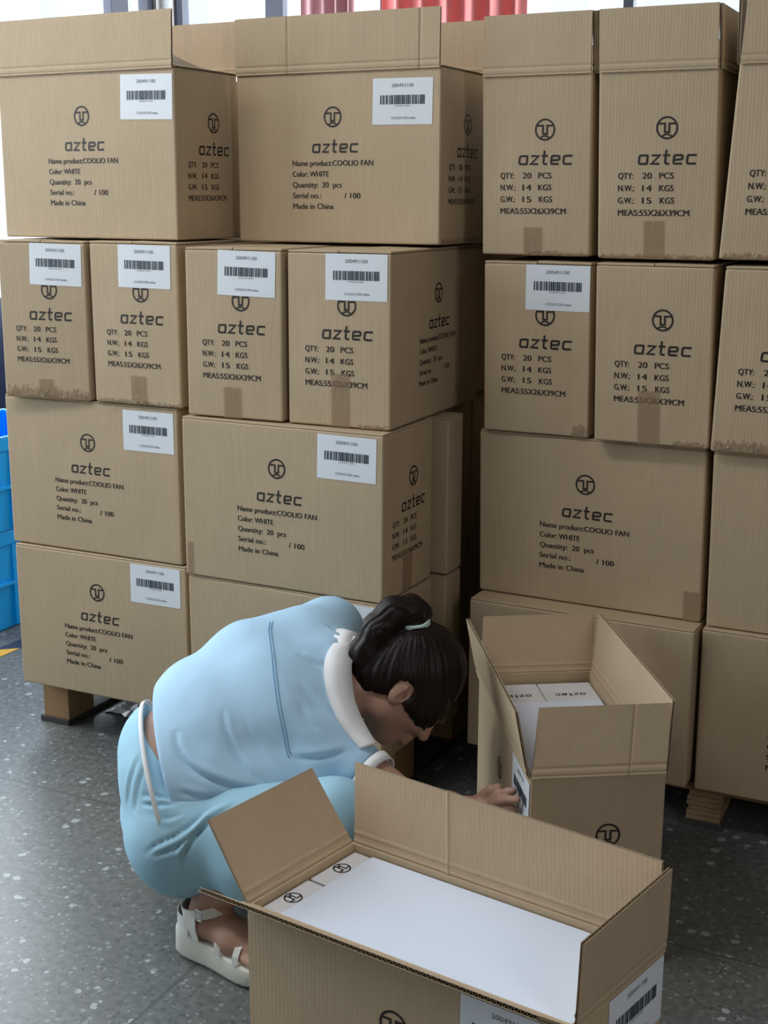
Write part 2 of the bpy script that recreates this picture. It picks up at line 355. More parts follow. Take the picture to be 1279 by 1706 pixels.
P_LT = (('label_number', mk(lambda m: put_text(m, '200491100', 0, .0315, .0078, width=.056, center=True, bold=.008))),
        ('barcode_digits', mk(lambda m: put_text(m, '6970049110020', 0, -.0118, .0034, width=.040, center=True, bold=0))),
        ('label_text', mk(lambda m: put_text(m, 'COOLIO FAN white', .003, -.0395, .0056, width=.062, center=True, bold=.01))))

# ------------------------------------------------------------------ cartons
BH = .3945          # carton height
def bulge(nx, nz, amp): return amp * math.cos(math.pi * nx) * math.sin(math.pi * max(0, min(1, nz)))
class Face:
    """maps face coordinates (u right, v up, n outward) to carton-local space, following the panel's bulge"""
    def __init__(s, kind, w, d, h, amp, lean): s.k, s.w, s.d, s.h, s.a, s.l = kind, w, d, h, amp, lean
    def __call__(s, u, v, n):
        W = s.w if s.k in 'FB' else s.d; b_ = bulge(max(-.5, min(.5, u / W)), v / s.h, s.a) + n
        if s.k == 'F': p = (u, -b_, v)
        elif s.k == 'R': p = (s.w / 2 + b_, s.d / 2 + u, v)
        elif s.k == 'L': p = (-s.w / 2 - b_, s.d / 2 - u, v)
        else: p = (-u, s.d + b_, v)
        return (p[0] + s.l * (p[2] - s.h / 2), p[1], p[2])
def spaced(L, e=(.0015, .0035, .007), n=12):
    return [0] + list(e) + [e[-1] + (L - 2 * e[-1]) * i / n for i in range(1, n)] + [L - q for q in e[::-1]] + [L]
def shell_mesh(w, d, h, amp, lean, open_top, r=.005, t=.006):
    m = MB(); us, ds, vs = spaced(w), spaced(d), spaced(h)
    def rd(x, y, z):
        top = h if not open_top else h + 1
        c = (max(-w / 2 + r, min(w / 2 - r, x)), max(r, min(d - r, y)), max(r, min(top - r, z)))
        dv = Vector((x - c[0], y - c[1], z - c[2]))
        if dv.length > 1e-9 and dv.length > r: dv = dv.normalized() * r
        q = Vector(c) + dv; return (q.x, q.y, q.z)
    def side(k, W):
        f = Face(k, w, d, h, amp, 0)
        def fn(u, v):
            x, y, z = f(u - W / 2, v, -bulge((u - W / 2) / W, v / h, amp)); x, y, z = rd(x, y, z); bb = bulge((u - W / 2) / W, v / h, amp)
            if k == 'F': y -= bb
            elif k == 'B': y += bb
            elif k == 'R': x += bb
            else: x -= bb
            return (x, y, z)
        m.grid(fn, us if k in 'FB' else ds, vs)
    for k, W in (('F', w), ('R', d), ('B', w), ('L', d)): side(k, W)
    m.grid(lambda u, v: rd(u - w / 2, v, 0), us, ds)
    if not open_top: m.grid(lambda u, v: rd(u - w / 2, v, h), us, ds)
    else:
        o = [(-w / 2, 0), (w / 2, 0), (w / 2, d), (-w / 2, d)]; i_ = [(-w / 2 + t, t), (w / 2 - t, t), (w / 2 - t, d - t), (-w / 2 + t, d - t)]
        V = [(x, y, h) for x, y in o] + [(x, y, h) for x, y in i_] + [(x, y, t) for x, y in i_]; F = []
        for k in range(4):
            n = (k + 1) % 4; F += [(k, n, 4 + n, 4 + k), (4 + k, 4 + n, 8 + n, 8 + k)]
        m.add(V, F + [(8, 9, 10, 11)])
    return m
_shells = {}
def leanf(lean, h): return lambda x, y, z: (x + lean * (z - h / 2), y, z)
def flap(parent, p0, p1, out, L, angle, lean=0, h=BH, t=.006, shift=(0, 0), name='flap', mats=None, core=True, curl=0, top_trim=(0, 0), score=True, vcrease=()):
    """one corrugated flap: two liners and the fluted core between them, hinged on p0->p1.
    angle: a number or a function of the position along the hinge (degrees from flat-out, 90 = upright)"""
    p0, p1 = Vector(p0), Vector(p1); a = (p1 - p0); W = a.length; a.normalize(); out = Vector(out).normalized(); up = Vector((0, 0, 1))
    af = angle if callable(angle) else (lambda s: angle)
    def pos(u, v, n):
        s = u / W; th = R(af(s)); vv = v
        e = out * math.cos(th) + up * math.sin(th); nn = out * math.sin(th) - up * math.cos(th)   # nn: outer face
        sc_ = -.0018 * (math.exp(-((v - .003) / .003) ** 2) + .8 * math.exp(-((v - .017) / .003) ** 2)) if score else 0
        for vc in vcrease: sc_ += -.0022 * math.exp(-((s - vc) * W / .0022) ** 2)
        uu = u + (shift[0] * (1 - s) + shift[1] * s) * (v / L)
        if v > L * .8: uu += (top_trim[0] * (1 - s) - top_trim[1] * s) * (v / L - .8) / .2
        q = p0 + a * uu + e * vv + nn * (n + sc_ + curl * (v / L) ** 2)
        return (q.x, q.y, q.z)
    m = MB(); e0 = .0025; us = sorted([e0 + (W - 2 * e0) * i / 16 for i in range(17)] + [W * vc + k for vc in vcrease for k in (-.006, -.003, -.0015, 0, .0015, .003, .006)])
    vs = [0, .0015, .003, .0045, .007, .012, .0155, .017, .0185, .022, .03] + [.03 + (L - .03) * i / 8 for i in range(1, 9)]; l = .0007
    for n0, n1, mi in ((0, l, 0), (t - l, t, 1)):
        m.grid(lambda u, v: pos(u, v, n0 if mi == 0 else n1), us, vs, 1 - mi if True else 0)
        m.grid(lambda u, v: pos(u, v, n1 if mi == 0 else n0), us, vs, 2)
        m.grid(lambda u, q: pos(u, L, n0 + (n1 - n0) * q), us, [0, 1], 2)
        for ue in (us[0], us[-1]): m.grid(lambda q, v: pos(ue, v, n0 + (n1 - n0) * q), [0, 1], vs, 2)
    if core:
        nw = int(W / .0085); cs = [e0 + (W - 2 * e0) * i / (nw * 6) for i in range(nw * 6 + 1)]
        vv = [0] + [L * q for q in (.25, .5, .75, .993)]
        m.grid(lambda u, v: pos(u, v, t / 2 + (t / 2 - l) * math.sin(2 * math.pi * (u - e0) / (W - 2 * e0) * nw)), cs, vv, 2)
    else: m.grid(lambda u, q: pos(u, L, t * q), us, [0, 1], 2)
    me = m.mesh(name, leanf(lean, h) if lean else None)
    for p in me.polygons: p.use_smooth = False
    return link(name, me, mats or [M_KRAFT, M_KIN, M_KEDGE], parent)
def decal(name, geo, face, u, v, off, m, parent, rot=0):
    c, s = math.cos(rot), math.sin(rot)
    return geo.build(name, m, parent, xf=lambda x, y, z: face(u + x * c - y * s, v + x * s + y * c, off + z))
def sticker(parent, face, u, v, rot=0):
    l = decal('shipping_label', P_LS, face, u, v, .0009, M_LABEL, parent, rot); tag(l, 'white shipping label')
    decal('barcode', P_LB, face, u, v, .0013, M_LINK, l, rot); [decal(nm, g_, face, u, v, .0013, M_LINKG, l, rot) for nm, g_ in P_LT]
def tape_strip(parent, face, u0, u1, v0, v1, seed=1):
    rn = random.Random(seed); m = MB(); n = 9; ph = rn.random() * 9
    us = [u0 + (u1 - u0) * i / 10 for i in range(11)]; vs = [v0 + (v1 - v0) * i / 14 for i in range(15)]
    m.grid(lambda u, v: face(u, v, .0012 + .0011 * abs(math.sin(u * 130 + v * 310 + ph) * math.sin(v * 95 + u * 60 + ph * 2))), us, vs)
    o = m.build('packing_tape', M_TAPE, parent, smooth=True); return o
def crumple(parent, face, u0, u1, v1, seed=1):
    """loose wrinkled tape along the bottom edge of a panel"""
    rn = random.Random(seed); m = MB(); k = int((u1 - u0) / .005)
    us = [u0 + (u1 - u0) * i / k for i in range(k + 1)]; a = [rn.uniform(.0005, .0055) for _ in us]; tp = [v1 * rn.uniform(.6, 1.15) for _ in us]
    idx = {u: i for i, u in enumerate(us)}
    m.grid(lambda u, q: face(u + .003 * math.sin(q * 9 + idx[u]), tp[idx[u]] * q - .001, .001 + a[idx[u]] * math.sin(math.pi * min(1, q * 1.02)) * (1 if idx[u] % 2 else .3)), us, [0, .2, .45, .7, 1])
    return m.build('packing_tape', M_TAPE, parent)

HT = {'L1a': .397, 'L1b': .396, 'L2a': .401, 'L2b': .3975, 'L3a': .3965, 'L3b': .3965, 'L3c': .3965, 'L3d': .3965, 'R1a': .382, 'R1b': .393, 'R2a': .402, 'R2b': .4025, 'R3a': .3965, 'R3b': .3965, 'R3c': .3965}
def carton(pose, w, d, label, group, open_top=False, sides=('F',), stickers=(), tapes=(), crumples=(), amp=.003, h=BH, name='carton'):
    x, y, z, yaw, lean = pose
    t = empty(name, (x, y, z), yaw, label, 'box', group)
    hb = h if open_top else h - .0045
    key = (w, d, hb, amp, open_top)
    if key not in _shells: _shells[key] = shell_mesh(w, d, hb, amp, 0, open_top)
    _shells[key].build('body', [M_KRAFT], t, xf=leanf(lean, h), smooth=False)
    fc = {k: Face(k, w, d, hb, amp, lean) for k in 'FRLB'}
    if not open_top:
        rn = random.Random(int(abs(x * 1000 + z * 77)))
        if w < d:      # long flaps meet down the middle, their ends face the aisle
            for s in (-1, 1):
                m = MB(); g = .0012 + rn.uniform(0, .0015); e = rn.uniform(0, .0022)
                m.box(min(s * .001, s * (w / 2 - .001)), max(s * .001, s * (w / 2 - .001)), .0015, d - .0015, hb, hb + .004)
                m.build('top_flap', M_KRAFT, t, bevel=.0012, xf=lambda px, py, pz: (px + lean * h / 2, py, pz + (g + e * (1 - abs(px) / (w / 2))) * (1 if pz > hb + .002 else .4)))
        else:
            for s in (0, 1):
                m = MB(); m.box(-w / 2 + .0015, w / 2 - .0015, .001 + s * d / 2, d / 2 - .001 + s * d / 2, hb, hb + .004)
                m.build('top_flap', M_KRAFT, t, bevel=.0015, xf=lambda px, py, pz: (px + lean * h / 2, py, pz))
    for k in sides:
        W = w if k in 'FB' else d
        prints(t, fc[k], P_LONG if W > .4 else P_SHORT)
    for (k, u, v, rot) in stickers: sticker(t, fc[k], u, v, rot)
    for i, (k, u0, u1, v0, v1) in enumerate(tapes): tape_strip(t, fc[k], u0, u1, v0, v1, i + int(abs(x) * 100))
    for i, (k, u0, u1, v1) in enumerate(crumples): crumple(t, fc[k], u0, u1, v1, i + int(abs(x) * 100))
    return t

POSE = {
'L4a':(-2.1323,2.6752,1.3441,-0.0358,0.0088), 'L4b':(-1.5324,2.8561,1.3381,-0.0091,0.0002),
'L3a':(-2.2502,2.6257,0.9403,0.0799,0.0101), 'L3b':(-1.9760,2.6380,0.9417,0.0017,0.0043),
'L3c':(-1.6766,2.6155,0.9338,0.0261,0.0099), 'L3d':(-1.4041,2.6278,0.9326,0.0236,0.0041),
'L2a':(-2.1401,2.6459,0.5366,-0.0015,0.0029), 'L2b':(-1.5479,2.5970,0.5328,-0.0175,0.0038),
'L1a':(-2.1292,2.6400,0.1373,0.0126,0.0055), 'L1b':(-1.5478,2.5996,0.1348,-0.0329,0.0002),
'R4a':(-1.0445,2.9064,1.3178,-0.0030,-0.0203), 'R4b':(-0.7635,2.8923,1.3161,0.0048,-0.0332),
'R4c':(-0.4739,2.8683,1.3205,0.0015,0.0471), 'R3a':(-1.0244,2.8886,0.9061,-0.0060,-0.0181),
'R3b':(-0.7426,2.8569,0.9096,0.0060,-0.0270), 'R3c':(-0.4662,2.8446,0.9093,0.0050,0.0223),
'R2a':(-0.8873,2.8938,0.5018,-0.0300,-0.0183), 'R2b':(-0.3186,2.8666,0.5022,0.0020,-0.0175),
'R1a':(-0.8800,2.8271,0.1181,-0.0157,0.0023), 'R1b':(-0.3180,2.8525,0.1078,0.0069,-0.0081)}
# settle the columns: every carton stands on the tier below it
_tier = {'L': [.1352, .5315, .9278, 1.3241 + .0], 'R': [.1120, .5083, .9046, 1.3009]}
_dz = {'L4a': .0185, 'L4b': .013, 'L3a': .012, 'L3b': .012, 'L3c': .005, 'L3d': .004, 'R4a': .015, 'R4b': .013, 'R4c': .018}
GL, GR = 'cartons stacked on the left pallet', 'cartons stacked on the right pallet'
LONG, SHORT = (.55, .26), (.26, .55)
def P(k): return POSE[k]
c = carton(P('L4a'), *LONG, 'open carton with barcode label at the left end of the left stack top', GL, True, ('F', 'R'), [('F', .193, .332, -.02)])
c4 = c; ln = P('L4a')[4]
flap(c, (-.275, 0, BH), (.275, 0, BH), (0, -1, 0), .13, 92, lean=ln); flap(c, (.275, .26, BH), (-.275, .26, BH), (0, 1, 0), .13, 90, lean=ln)
flap(c, (.275, 0, BH), (.275, .26, BH), (1, 0, 0), .13, lambda s: 152 + 34 * max(0, s - .3) / .7, lean=ln)
c = carton(P('L4b'), *LONG, 'open carton with barcode label on the left stack top, right next to the right stack', GL, True, ('F', 'R'), [('F', .178, .3235, -.01)], crumples=[('R', -.12, .12, .016)])
flap(c, (-.275, 0, BH), (.275, 0, BH), (0, -1, 0), .13, 91, vcrease=(.27, .905)); flap(c, (.275, .26, BH), (-.275, .26, BH), (0, 1, 0), .13, 89)
flap(c, (.275, 0, BH), (.275, .26, BH), (1, 0, 0), .13, lambda s: 176 - 3 * s)
carton(P('L3a'), *SHORT, 'upright narrow carton at the far left of the second tier, shiny crumpled tape below', GL, False, ('F',), [('F', .043, .3395, -.02)], [('F', -.022, .022, 0, .05)], [('F', -.125, .128, .03)], h=HT['L3a'])
carton(P('L3b'), *SHORT, 'narrow carton second from left in the left stack second tier', GL, False, ('F',), [('F', .034, .3395, -.01)], [('F', -.017, .03, 0, .072)], [('F', -.12, .125, .013)], h=HT['L3b'])
carton(P('L3c'), *SHORT, 'narrow carton third from left in the left stack second tier', GL, False, ('F',), [('F', .0370, .3400, -.02)], [('F', -.028, .02, 0, .074)], h=HT['L3c'])
carton(P('L3d'), *SHORT, 'narrow carton at the right end of the left stack second tier', GL, False, ('F', 'R'), [('F', .0448, .3400, .0)], [('F', -.018, .029, 0, .124)], [('F', .05, .125, .012)], h=HT['L3d'])
carton(P('L2a'), *LONG, 'wide barcoded carton under the two leftmost narrow cartons', GL, False, ('F',), [('F', .186, .337, .0)], h=HT['L2a'])
carton(P('L2b'), *LONG, 'wide barcoded carton with right side in view, directly above the crouching person', GL, False, ('F', 'R'), [('F', .181, .3345, -.01)], [('F', -.268, -.25, 0, .085), ('R', -.03, .02, 0, .09)], h=HT['L2b'])
carton(P('L1a'), *LONG, 'bottom left carton overhanging the wooden pallet block', GL, False, ('F',), [('F', .18, .336, .0)], h=HT['L1a'])
carton(P('L1b'), *LONG, 'bottom carton half hidden behind the crouching person', GL, False, ('F', 'R'), [('F', .18, .336, .0)], h=HT['L1b'])
# second layer of left stack, the gap pair cut thin so shade falls behind
carton((-1.5140, 2.885, .5335, -.012, 0), .55, .09, 'second-layer carton cut thin to keep the gap beside the left stack dark, upper one', GL, False, ())
carton((-1.5140, 2.885, .1352, -.02, 0), .55, .09, 'second-layer carton cut thin to keep the gap beside the left stack dark, lower one', GL, False, ())
carton((-2.175, 2.925, .5335, 0, 0), *LONG, 'carton hidden behind the wide carton under the leftmost narrow ones', GL, False, ())
carton((-2.175, 2.925, .1352, 0, 0), *LONG, 'carton hidden behind the bottom left carton', GL, False, ())
c = carton(P('R4a'), *SHORT, 'tall open narrow carton at the left end of the right stack top', GR, True, ('F',), (), [('F', -.028, .017, 0, .063)], [('F', -.02, .125, .012)])
ln = P('R4a')[4]
flap(c, (-.13, 0, BH), (.13, 0, BH), (0, -1, 0), .13, 91, lean=ln, top_trim=(.004, 0)); flap(c, (.13, 0, BH), (.13, .55, BH), (1, 0, 0), .13, 92, lean=ln)
c = carton(P('R4b'), *SHORT, 'open narrow carton in the middle of the right stack top, flap leaving the picture', GR, True, ('F',), (), [('F', -.026, .02, 0, .082)], [('F', -.125, .125, .012)])
ln = P('R4b')[4]
flap(c, (-.13, 0, BH), (.13, 0, BH), (0, -1, 0), .13, 90, lean=ln); flap(c, (.13, 0, BH), (.13, .55, BH), (1, 0, 0), .13, 92, lean=ln); flap(c, (-.13, .55, BH), (-.13, 0, BH), (-1, 0, 0), .13, 90, lean=ln)
c = carton(P('R4c'), *SHORT, 'leaning open carton cut off by the right edge, top tier', GR, True, ('F',), (), (), [('F', -.125, .125, .014)])
ln = P('R4c')[4]
flap(c, (-.13, 0, BH), (.13, 0, BH), (0, -1, 0), .13, 92, lean=ln); flap(c, (-.13, .55, BH), (-.13, 0, BH), (-1, 0, 0), .13, 86, lean=ln)
carton(P('R3a'), *SHORT, 'narrow carton with the only barcode label on the right stack', GR, False, ('F',), [('F', .0505, .3400, -.005)], (), [('F', .09, .125, .03)], h=HT['R3a'])
carton(P('R3b'), *SHORT, 'narrow carton with tape over its measurements, right stack second tier', GR, False, ('F',), (), [('F', -.03, .02, 0, .12)], [('F', .05, .125, .014)], h=HT['R3b'])
carton(P('R3c'), *SHORT, 'narrow carton cut off by the right edge, second tier', GR, False, ('F',), (), (), [('F', -.125, .125, .03)], h=HT['R3c'])
carton(P('R2a'), *LONG, 'wide unlabelled carton right behind the open box, under the narrow cartons', GR, False, ('F',), (), [('F', .235, .272, .0, .07)], h=HT['R2a'])
carton(P('R2b'), *LONG, 'wide carton cut off by the right edge, above the dark bottom one', GR, False, ('F',), h=HT['R2b'])
carton(P('R1a'), *LONG, 'bottom carton of the right stack mostly hidden behind the open box', GR, False, ('F',), h=HT['R1a'])
carton(P('R1b'), *LONG, 'dark bottom carton on the plywood pallet block at the right edge', GR, False, ('F',), h=HT['R1b'])
for (k, x, z) in (('left', -.88, .5065), ('left', -.88, .1120), ('right', -.315, .5065), ('right', -.315, .1120)):
    carton((x, 3.176, z, 0, 0), *LONG, 'carton hidden behind the %s %s carton of the right stack' % ('wide' if z > .3 else 'bottom', k), GR, False, ())

# rear layers, mostly unseen, added as support and to keep the gaps dark
def rear(x, y, z, dims, label, grp, op=False): return carton((x, y, z, 0, 0), *dims, label, grp, op, (), amp=.001)
rear(-1.535, 3.14, 1.3325, LONG, 'closed carton behind the open carton beside the right stack', GL)
rear(-2.12, 3.03, 1.3425, LONG, 'closed carton behind the open carton at the left end of the stack top', GL)
rear(-1.535, 3.42, 1.3325, LONG, 'hindmost closed carton on the left stack top', GL)
rear(-1.45, 3.21, .9345, SHORT, 'carton behind the right end of the left stack second tier', GL)
for z in (.5315, .1352):  # deeper layers set back, so the gap between the stacks falls dark
    for i, y in enumerate((3.0, 3.27)): rear(-1.61, y, z, LONG, 'carton set back deep in the dark gap of the left stack, %s of the %s tier' % (('third', 'last')[i], 'third' if z > .3 else 'bottom'), GL)
for i, x in enumerate((-.99, -.67, -.35)):
    c = rear(x, 3.47, 1.3075, SHORT, 'open carton in the rear row of the right stack, %s' % ('beside the left stack', 'in the middle', 'at the right')[i], GR, True)
    for sx in (-1, 1): flap(c, (sx * .13, 0, BH), (sx * .13, .55, BH), (sx, 0, 0), .13, 93)
    flap(c, (-.13, 0, BH), (.13, 0, BH), (0, -1, 0), .13, 90)
    rear(x, 3.47, .9046, SHORT, 'carton in the rear row of the right stack second tier, %s' % ('beside the left stack', 'in the middle', 'at the right')[i], GR)
for x in (-.88, -.315):
    for z in (.5065, .1120):
        for y in (3.46, 3.74): rear(x, y, z, LONG, 'carton hidden in the rear of the right stack', GR)

for i, z in enumerate((.001, .3985)): rear(-1.72, 3.545, z, LONG, 'unseen carton added to block light behind the left stack, %s of two' % ('lower', 'upper')[i], 'added cartons blocking light behind the gap')  # unseen pair, added to stop window light leaking in low from the left
for i, z in enumerate((.001, .3995, .798, 1.1965)): rear(-1.305, 3.545 if i < 2 else 3.785, z, SHORT, 'added carton blocking light at the far end of the gap, %s of its pile' % ('bottom', 'second', 'third', 'top')[i], 'added cartons blocking light behind the gap')  # unseen pile, added to block light entering the gap from behind
# ------------------------------------------------------------------ pallets
def pallet(x0, x1, y0, y1, top, blk, m_blk, label, ply=False):
    t = empty('wooden_pallet', ((x0 + x1) / 2, (y0 + y1) / 2, 0), 0, label, 'pallet'); ox, oy = t.location.x, t.location.y
    xf = lambda x, y, z: (x - ox, y - oy, z); n = 5
    for i in range(n):
        w = .12; yy = y0 + (y1 - y0 - w) * i / (n - 1); m = MB(); m.box(x0, x1, yy, yy + w, top - .02, top); m.build('deck_board', M_WOOD, t, xf=xf, bevel=.002)
    for xc in (x0 + blk / 2, (x0 + x1) / 2, x1 - blk / 2):
        m = MB(); m.box(xc - blk / 2 - .012, xc + blk / 2 + (.0 if not ply else .004), y0 - .004, y1, 0, .016); m.build('skid', M_SKID, t, xf=xf, bevel=.002)
        for yc in (y0, (y0 + y1) / 2 - .06, y1 - .12):
            m = MB()
            if ply:
                rn = random.Random(int(xc * 100 + yc * 37)); z = .016; k = 6
                for j in range(k):
                    e = rn.uniform(-.004, .004); zz = z + (top - .02 - .016) / k * rn.uniform(.8, 1.0) if j < k - 1 else top - .02
                    m.box(xc - blk / 2 + e, xc + blk / 2 + e * .6, yc + e, yc + .125 + e, z, zz); z = .016 + (top - .036) * (j + 1) / k
            else: m.box(xc - blk / 2, xc + blk / 2, yc, yc + .11, .016, top - .02)
            m.build('block', m_blk, t, xf=xf, bevel=.0015)
    return t
pallet(-2.392, -1.29, 2.700, 3.53, .1345, .088, M_WOOD, 'wooden pallet with a brown block showing under the left stack')
pallet(-1.145, .005, 2.885, 3.99, .1075, .078, M_PLY, 'pallet with a layered plywood block under the right stack', True)

# ------------------------------------------------------------------ blue crates, cabinet, floor tape, film
def crate(x, y, z, w, d, h, label):
    t = empty('plastic_crate', (x, y, z), 0, label, 'crate', 'blue plastic crates'); m = MB(); tp = .012
    ring = lambda s, z_: [(-w / 2 + s, -d / 2 + s, z_), (w / 2 - s, -d / 2 + s, z_), (w / 2 - s, d / 2 - s, z_), (-w / 2 + s, d / 2 - s, z_)]
    prof = [(tp + .004, 0), (tp, .004), (.004, h - .05), (0, h - .05), (0, h), (.012, h), (.014, h - .04), (tp + .014, .006)]
    vs = [p for s, zz in prof for p in ring(s, zz)]; n = len(prof)
    m.add(vs, [(4 * i + k, 4 * i + (k + 1) % 4, 4 * (i + 1) + (k + 1) % 4, 4 * (i + 1) + k) for i in range(n - 1) for k in range(4)] + [(3, 2, 1, 0), tuple(4 * (n - 1) + k for k in range(4))])
    m.build('body', M_BLUE, t, bevel=.004)
    r = MB()
    for i in range(5):
        yy = -d / 2 + .06 + (d - .12) * i / 4; r.box(w / 2 - .012, w / 2 + .001, yy - .006, yy + .006, .01, h - .05)
    r.box(w / 2 - .012, w / 2 + .002, -d / 2 + .01, d / 2 - .01, h * .45, h * .45 + .012); r.build('rib', M_BLUE, t, bevel=.001)
    return t
crate(-3.24, 3.44, 0, .42, .62, .345, 'lower blue plastic crate on the floor behind the left stack')
crate(-3.225, 3.44, .345, .42, .62, .325, 'upper blue plastic crate stacked behind the left stack')
t = empty('storage_cabinet', (-4.3, 5.1, 0), R(90), 'navy steel cabinet with a white drawer front, against the left window wall', 'cabinet')
m = MB(); m.box(-.5, .5, -.22, .22, 0, 1.0); m.build('body', M_NAVY, t, bevel=.004)
m = MB(); m.box(-.48, .48, -.232, -.221, .52, .66); m.build('drawer', M_WHITE, t, bevel=.003)
t = empty('floor_tape', (-2.90, 3.15, 0), 0, 'yellow and navy striped marking tape on the floor at far left', 'tape')
for i in range(10):
    m = MB(); y0 = -.9 + i * .14; m.add([(-.03, y0, .0012), (.03, y0 + .05, .0012), (.03, y0 + .19, .0012), (-.03, y0 + .14, .0012)], [(0, 1, 2, 3)])
    m.build('stripe', M_YEL if i % 2 else M_TBLK, t)
rn = random.Random(5); m = MB()
us = [i / 14 for i in range(15)]; vs = [i / 5 for i in range(6)]; H = {(u, v): rn.uniform(0, .022) * (1 if 0 < v < 1 and 0 < u < 1 else .2) for u in us for v in vs}
m.grid(lambda u, v: (-2.225 + .05 * u + .11 * (v - .5) + rn.uniform(-.008, .008), 2.82 + .16 * u + rn.uniform(-.008, .008), .001 + H[u, v]), us, vs)
tag(m.build('plastic_film', M_FILM), 'crumpled white plastic film lying on the floor beside the pallet block', 'plastic film')

# ------------------------------------------------------------------ the two open cartons on the floor
def product_box(x, y, z, w, d, h, yaw, label, group, words=False, rot=0, mx=0):
    t = empty('product_box', (x, y, z), yaw, label, 'box', group)
    m = MB(); m.box(-w / 2, w / 2, -d / 2, d / 2, 0, h); m.build('body', M_PBOX, t, bevel=.0015)
    p = MB()
    if words: logo(p, 0, -.01, .07, rot)
    else: emblem(p, mx, 0, .0150, rot)
    p.build('printed_mark', M_INK, t, xf=lambda a, b_, c_: (a, b_, h + .0006))
    return t
# carton standing on the right (its left side towards the person)
MP = (-.6345, 2.2089, 0, .5596, 0); MH = .398
c = carton(MP, *SHORT, 'open carton standing on the floor with a label being stuck on its left side', 'open cartons on the floor', True, ('F',), [('L', .196, .3335, 0)], (), (), amp=.002, h=MH)
MPAR = c
prints(c, Face('L', .26, .55, MH, .002, 0), P_LONG)
flap(c, (-.13, 0, MH), (.13, 0, MH), (0, -1, 0), .13, 111.5, shift=(.020, .019), h=MH, vcrease=(.72,))
flap(c, (.13, .55, MH), (-.13, .55, MH), (0, 1, 0), .13, 72.3, shift=(-.016, -.013), h=MH)
flap(c, (.13, 0, MH), (.13, .55, MH), (1, 0, 0), .13, 82.4, shift=(.037, .026), h=MH)
flap(c, (-.13, .55, MH), (-.13, 0, MH), (-1, 0, 0), .13, 79.7, shift=(-.021, -.015), h=MH)
def at_local(par, x, y): 
    a = par.rotation_euler.z; return (par.location.x + x * math.cos(a) - y * math.sin(a), par.location.y + x * math.sin(a) + y * math.cos(a))
gi = 'white product boxes packed in the right open carton'
for i, (x, y) in enumerate(((-.061, .482), (.061, .482), (-.061, .068), (.061, .068))):
    X, Y = at_local(MPAR, x, y)
    product_box(X, Y, .0075, .119, .108, .368, MPAR.rotation_euler.z, 'white product box at the %s inside the right open carton' % ('far left', 'far right', 'near left', 'near right')[i], gi, True, math.pi)
m = MB(); m.box(-.118, .118, .012, .425, .3755, .3767)
o = m.build('cover_sheet', M_WHITE); o.location = MPAR.location; o.rotation_euler = MPAR.rotation_euler
tag(o, 'white card sheet inside the open carton on the right', 'sheet')

# carton in the foreground: its mouth is pushed slightly out of square
FQ = [Vector((-.9794, 1.529, 0)), Vector((-.4372, 1.4564, 0)), Vector((-.3789, 1.6899, 0)), Vector((-.9269, 1.7774, 0))]
fo = (FQ[0] + FQ[1]) / 2; FYAW = math.atan2((FQ[1] - FQ[0]).y, (FQ[1] - FQ[0]).x)
c = empty('carton', fo, FYAW, 'open carton in the foreground holding a large white sheet', 'box', 'open cartons on the floor'); FPAR = c
inv = Matrix.Rotation(-FYAW, 3, 'Z'); q = [inv @ (p_ - fo) for p_ in FQ]; FH = .398
def fmap(x, y, z):   # unit square -> carton plan
    u, v = x, y
    p_ = q[0] * (1 - u) * (1 - v) + q[1] * u * (1 - v) + q[2] * u * v + q[3] * (1 - u) * v
    return (p_.x, p_.y, z)
m = MB(); th = .006
us = [0, .004, .012] + [i / 16 for i in range(1, 16)] + [.988, .996, 1]; vs = [0, .004, .012, .03] + [FH * i / 10 for i in range(1, 11)]
for (fn, bl) in ((lambda s: (s, 0), (0, -1)), (lambda s: (1, s), (1, 0)), (lambda s: (1 - s, 1), (0, 1)), (lambda s: (0, 1 - s), (-1, 0))):
    def g(s, z, fn=fn, bl=bl):
        x, y, zz = fmap(*fn(s), z); bb = .003 * math.sin(math.pi * s) * math.sin(math.pi * z / FH); return (x + bl[0] * bb, y + bl[1] * bb, zz)
    m.grid(g, us, vs)
iu = lambda s_: .011 + .978 * s_; iv = lambda s_: .024 + .952 * s_
inn = (lambda s: (iu(s), iv(0)), lambda s: (iu(1), iv(s)), lambda s: (iu(1 - s), iv(1)), lambda s: (iu(0), iv(1 - s)))
out_ = (lambda s: (s, 0), lambda s: (1, s), lambda s: (1 - s, 1), lambda s: (0, 1 - s))
for fo_, fi_ in zip(out_, inn):
    m.grid(lambda s, t: fmap(*[p_ * (1 - t) + k * t for p_, k in zip(fo_(s), fi_(s))], FH), us, [0, 1])
    m.grid(lambda s, z: fmap(*fi_(s), z), us, [FH] + [th + (FH - th) * i / 4 for i in (3, 2, 1, 0)])
m.grid(lambda a_, b_: fmap(iu(a_), iv(b_), th), us, us); m.grid(lambda a_, b_: fmap(a_, b_, 0), us, us)
m.build('body', M_KRAFT, c)
class QFace:
    def __init__(s, i, j): s.a, s.b = q[i], q[j]; s.d = (s.b - s.a).normalized(); s.n = Vector((s.d.y, -s.d.x, 0)); s.c = (s.a + s.b) / 2; s.L = (s.b - s.a).length
    def __call__(s, u, v, n):
        bb = .003 * math.cos(math.pi * max(-.5, min(.5, u / s.L))) * math.sin(math.pi * max(0, min(1, v / FH))); p_ = s.c + s.d * u + s.n * (n + bb); return (p_.x, p_.y, v)
ff, fr = QFace(0, 1), QFace(1, 2)
prints(c, ff, P_LONG); sticker(c, ff, .181, .335, 0); sticker(c, fr, .045, .338, 0)
hz = lambda p_: (p_.x, p_.y, FH)
nrm = lambda a, b_: ((b_ - a).normalized().y, -(b_ - a).normalized().x, 0)
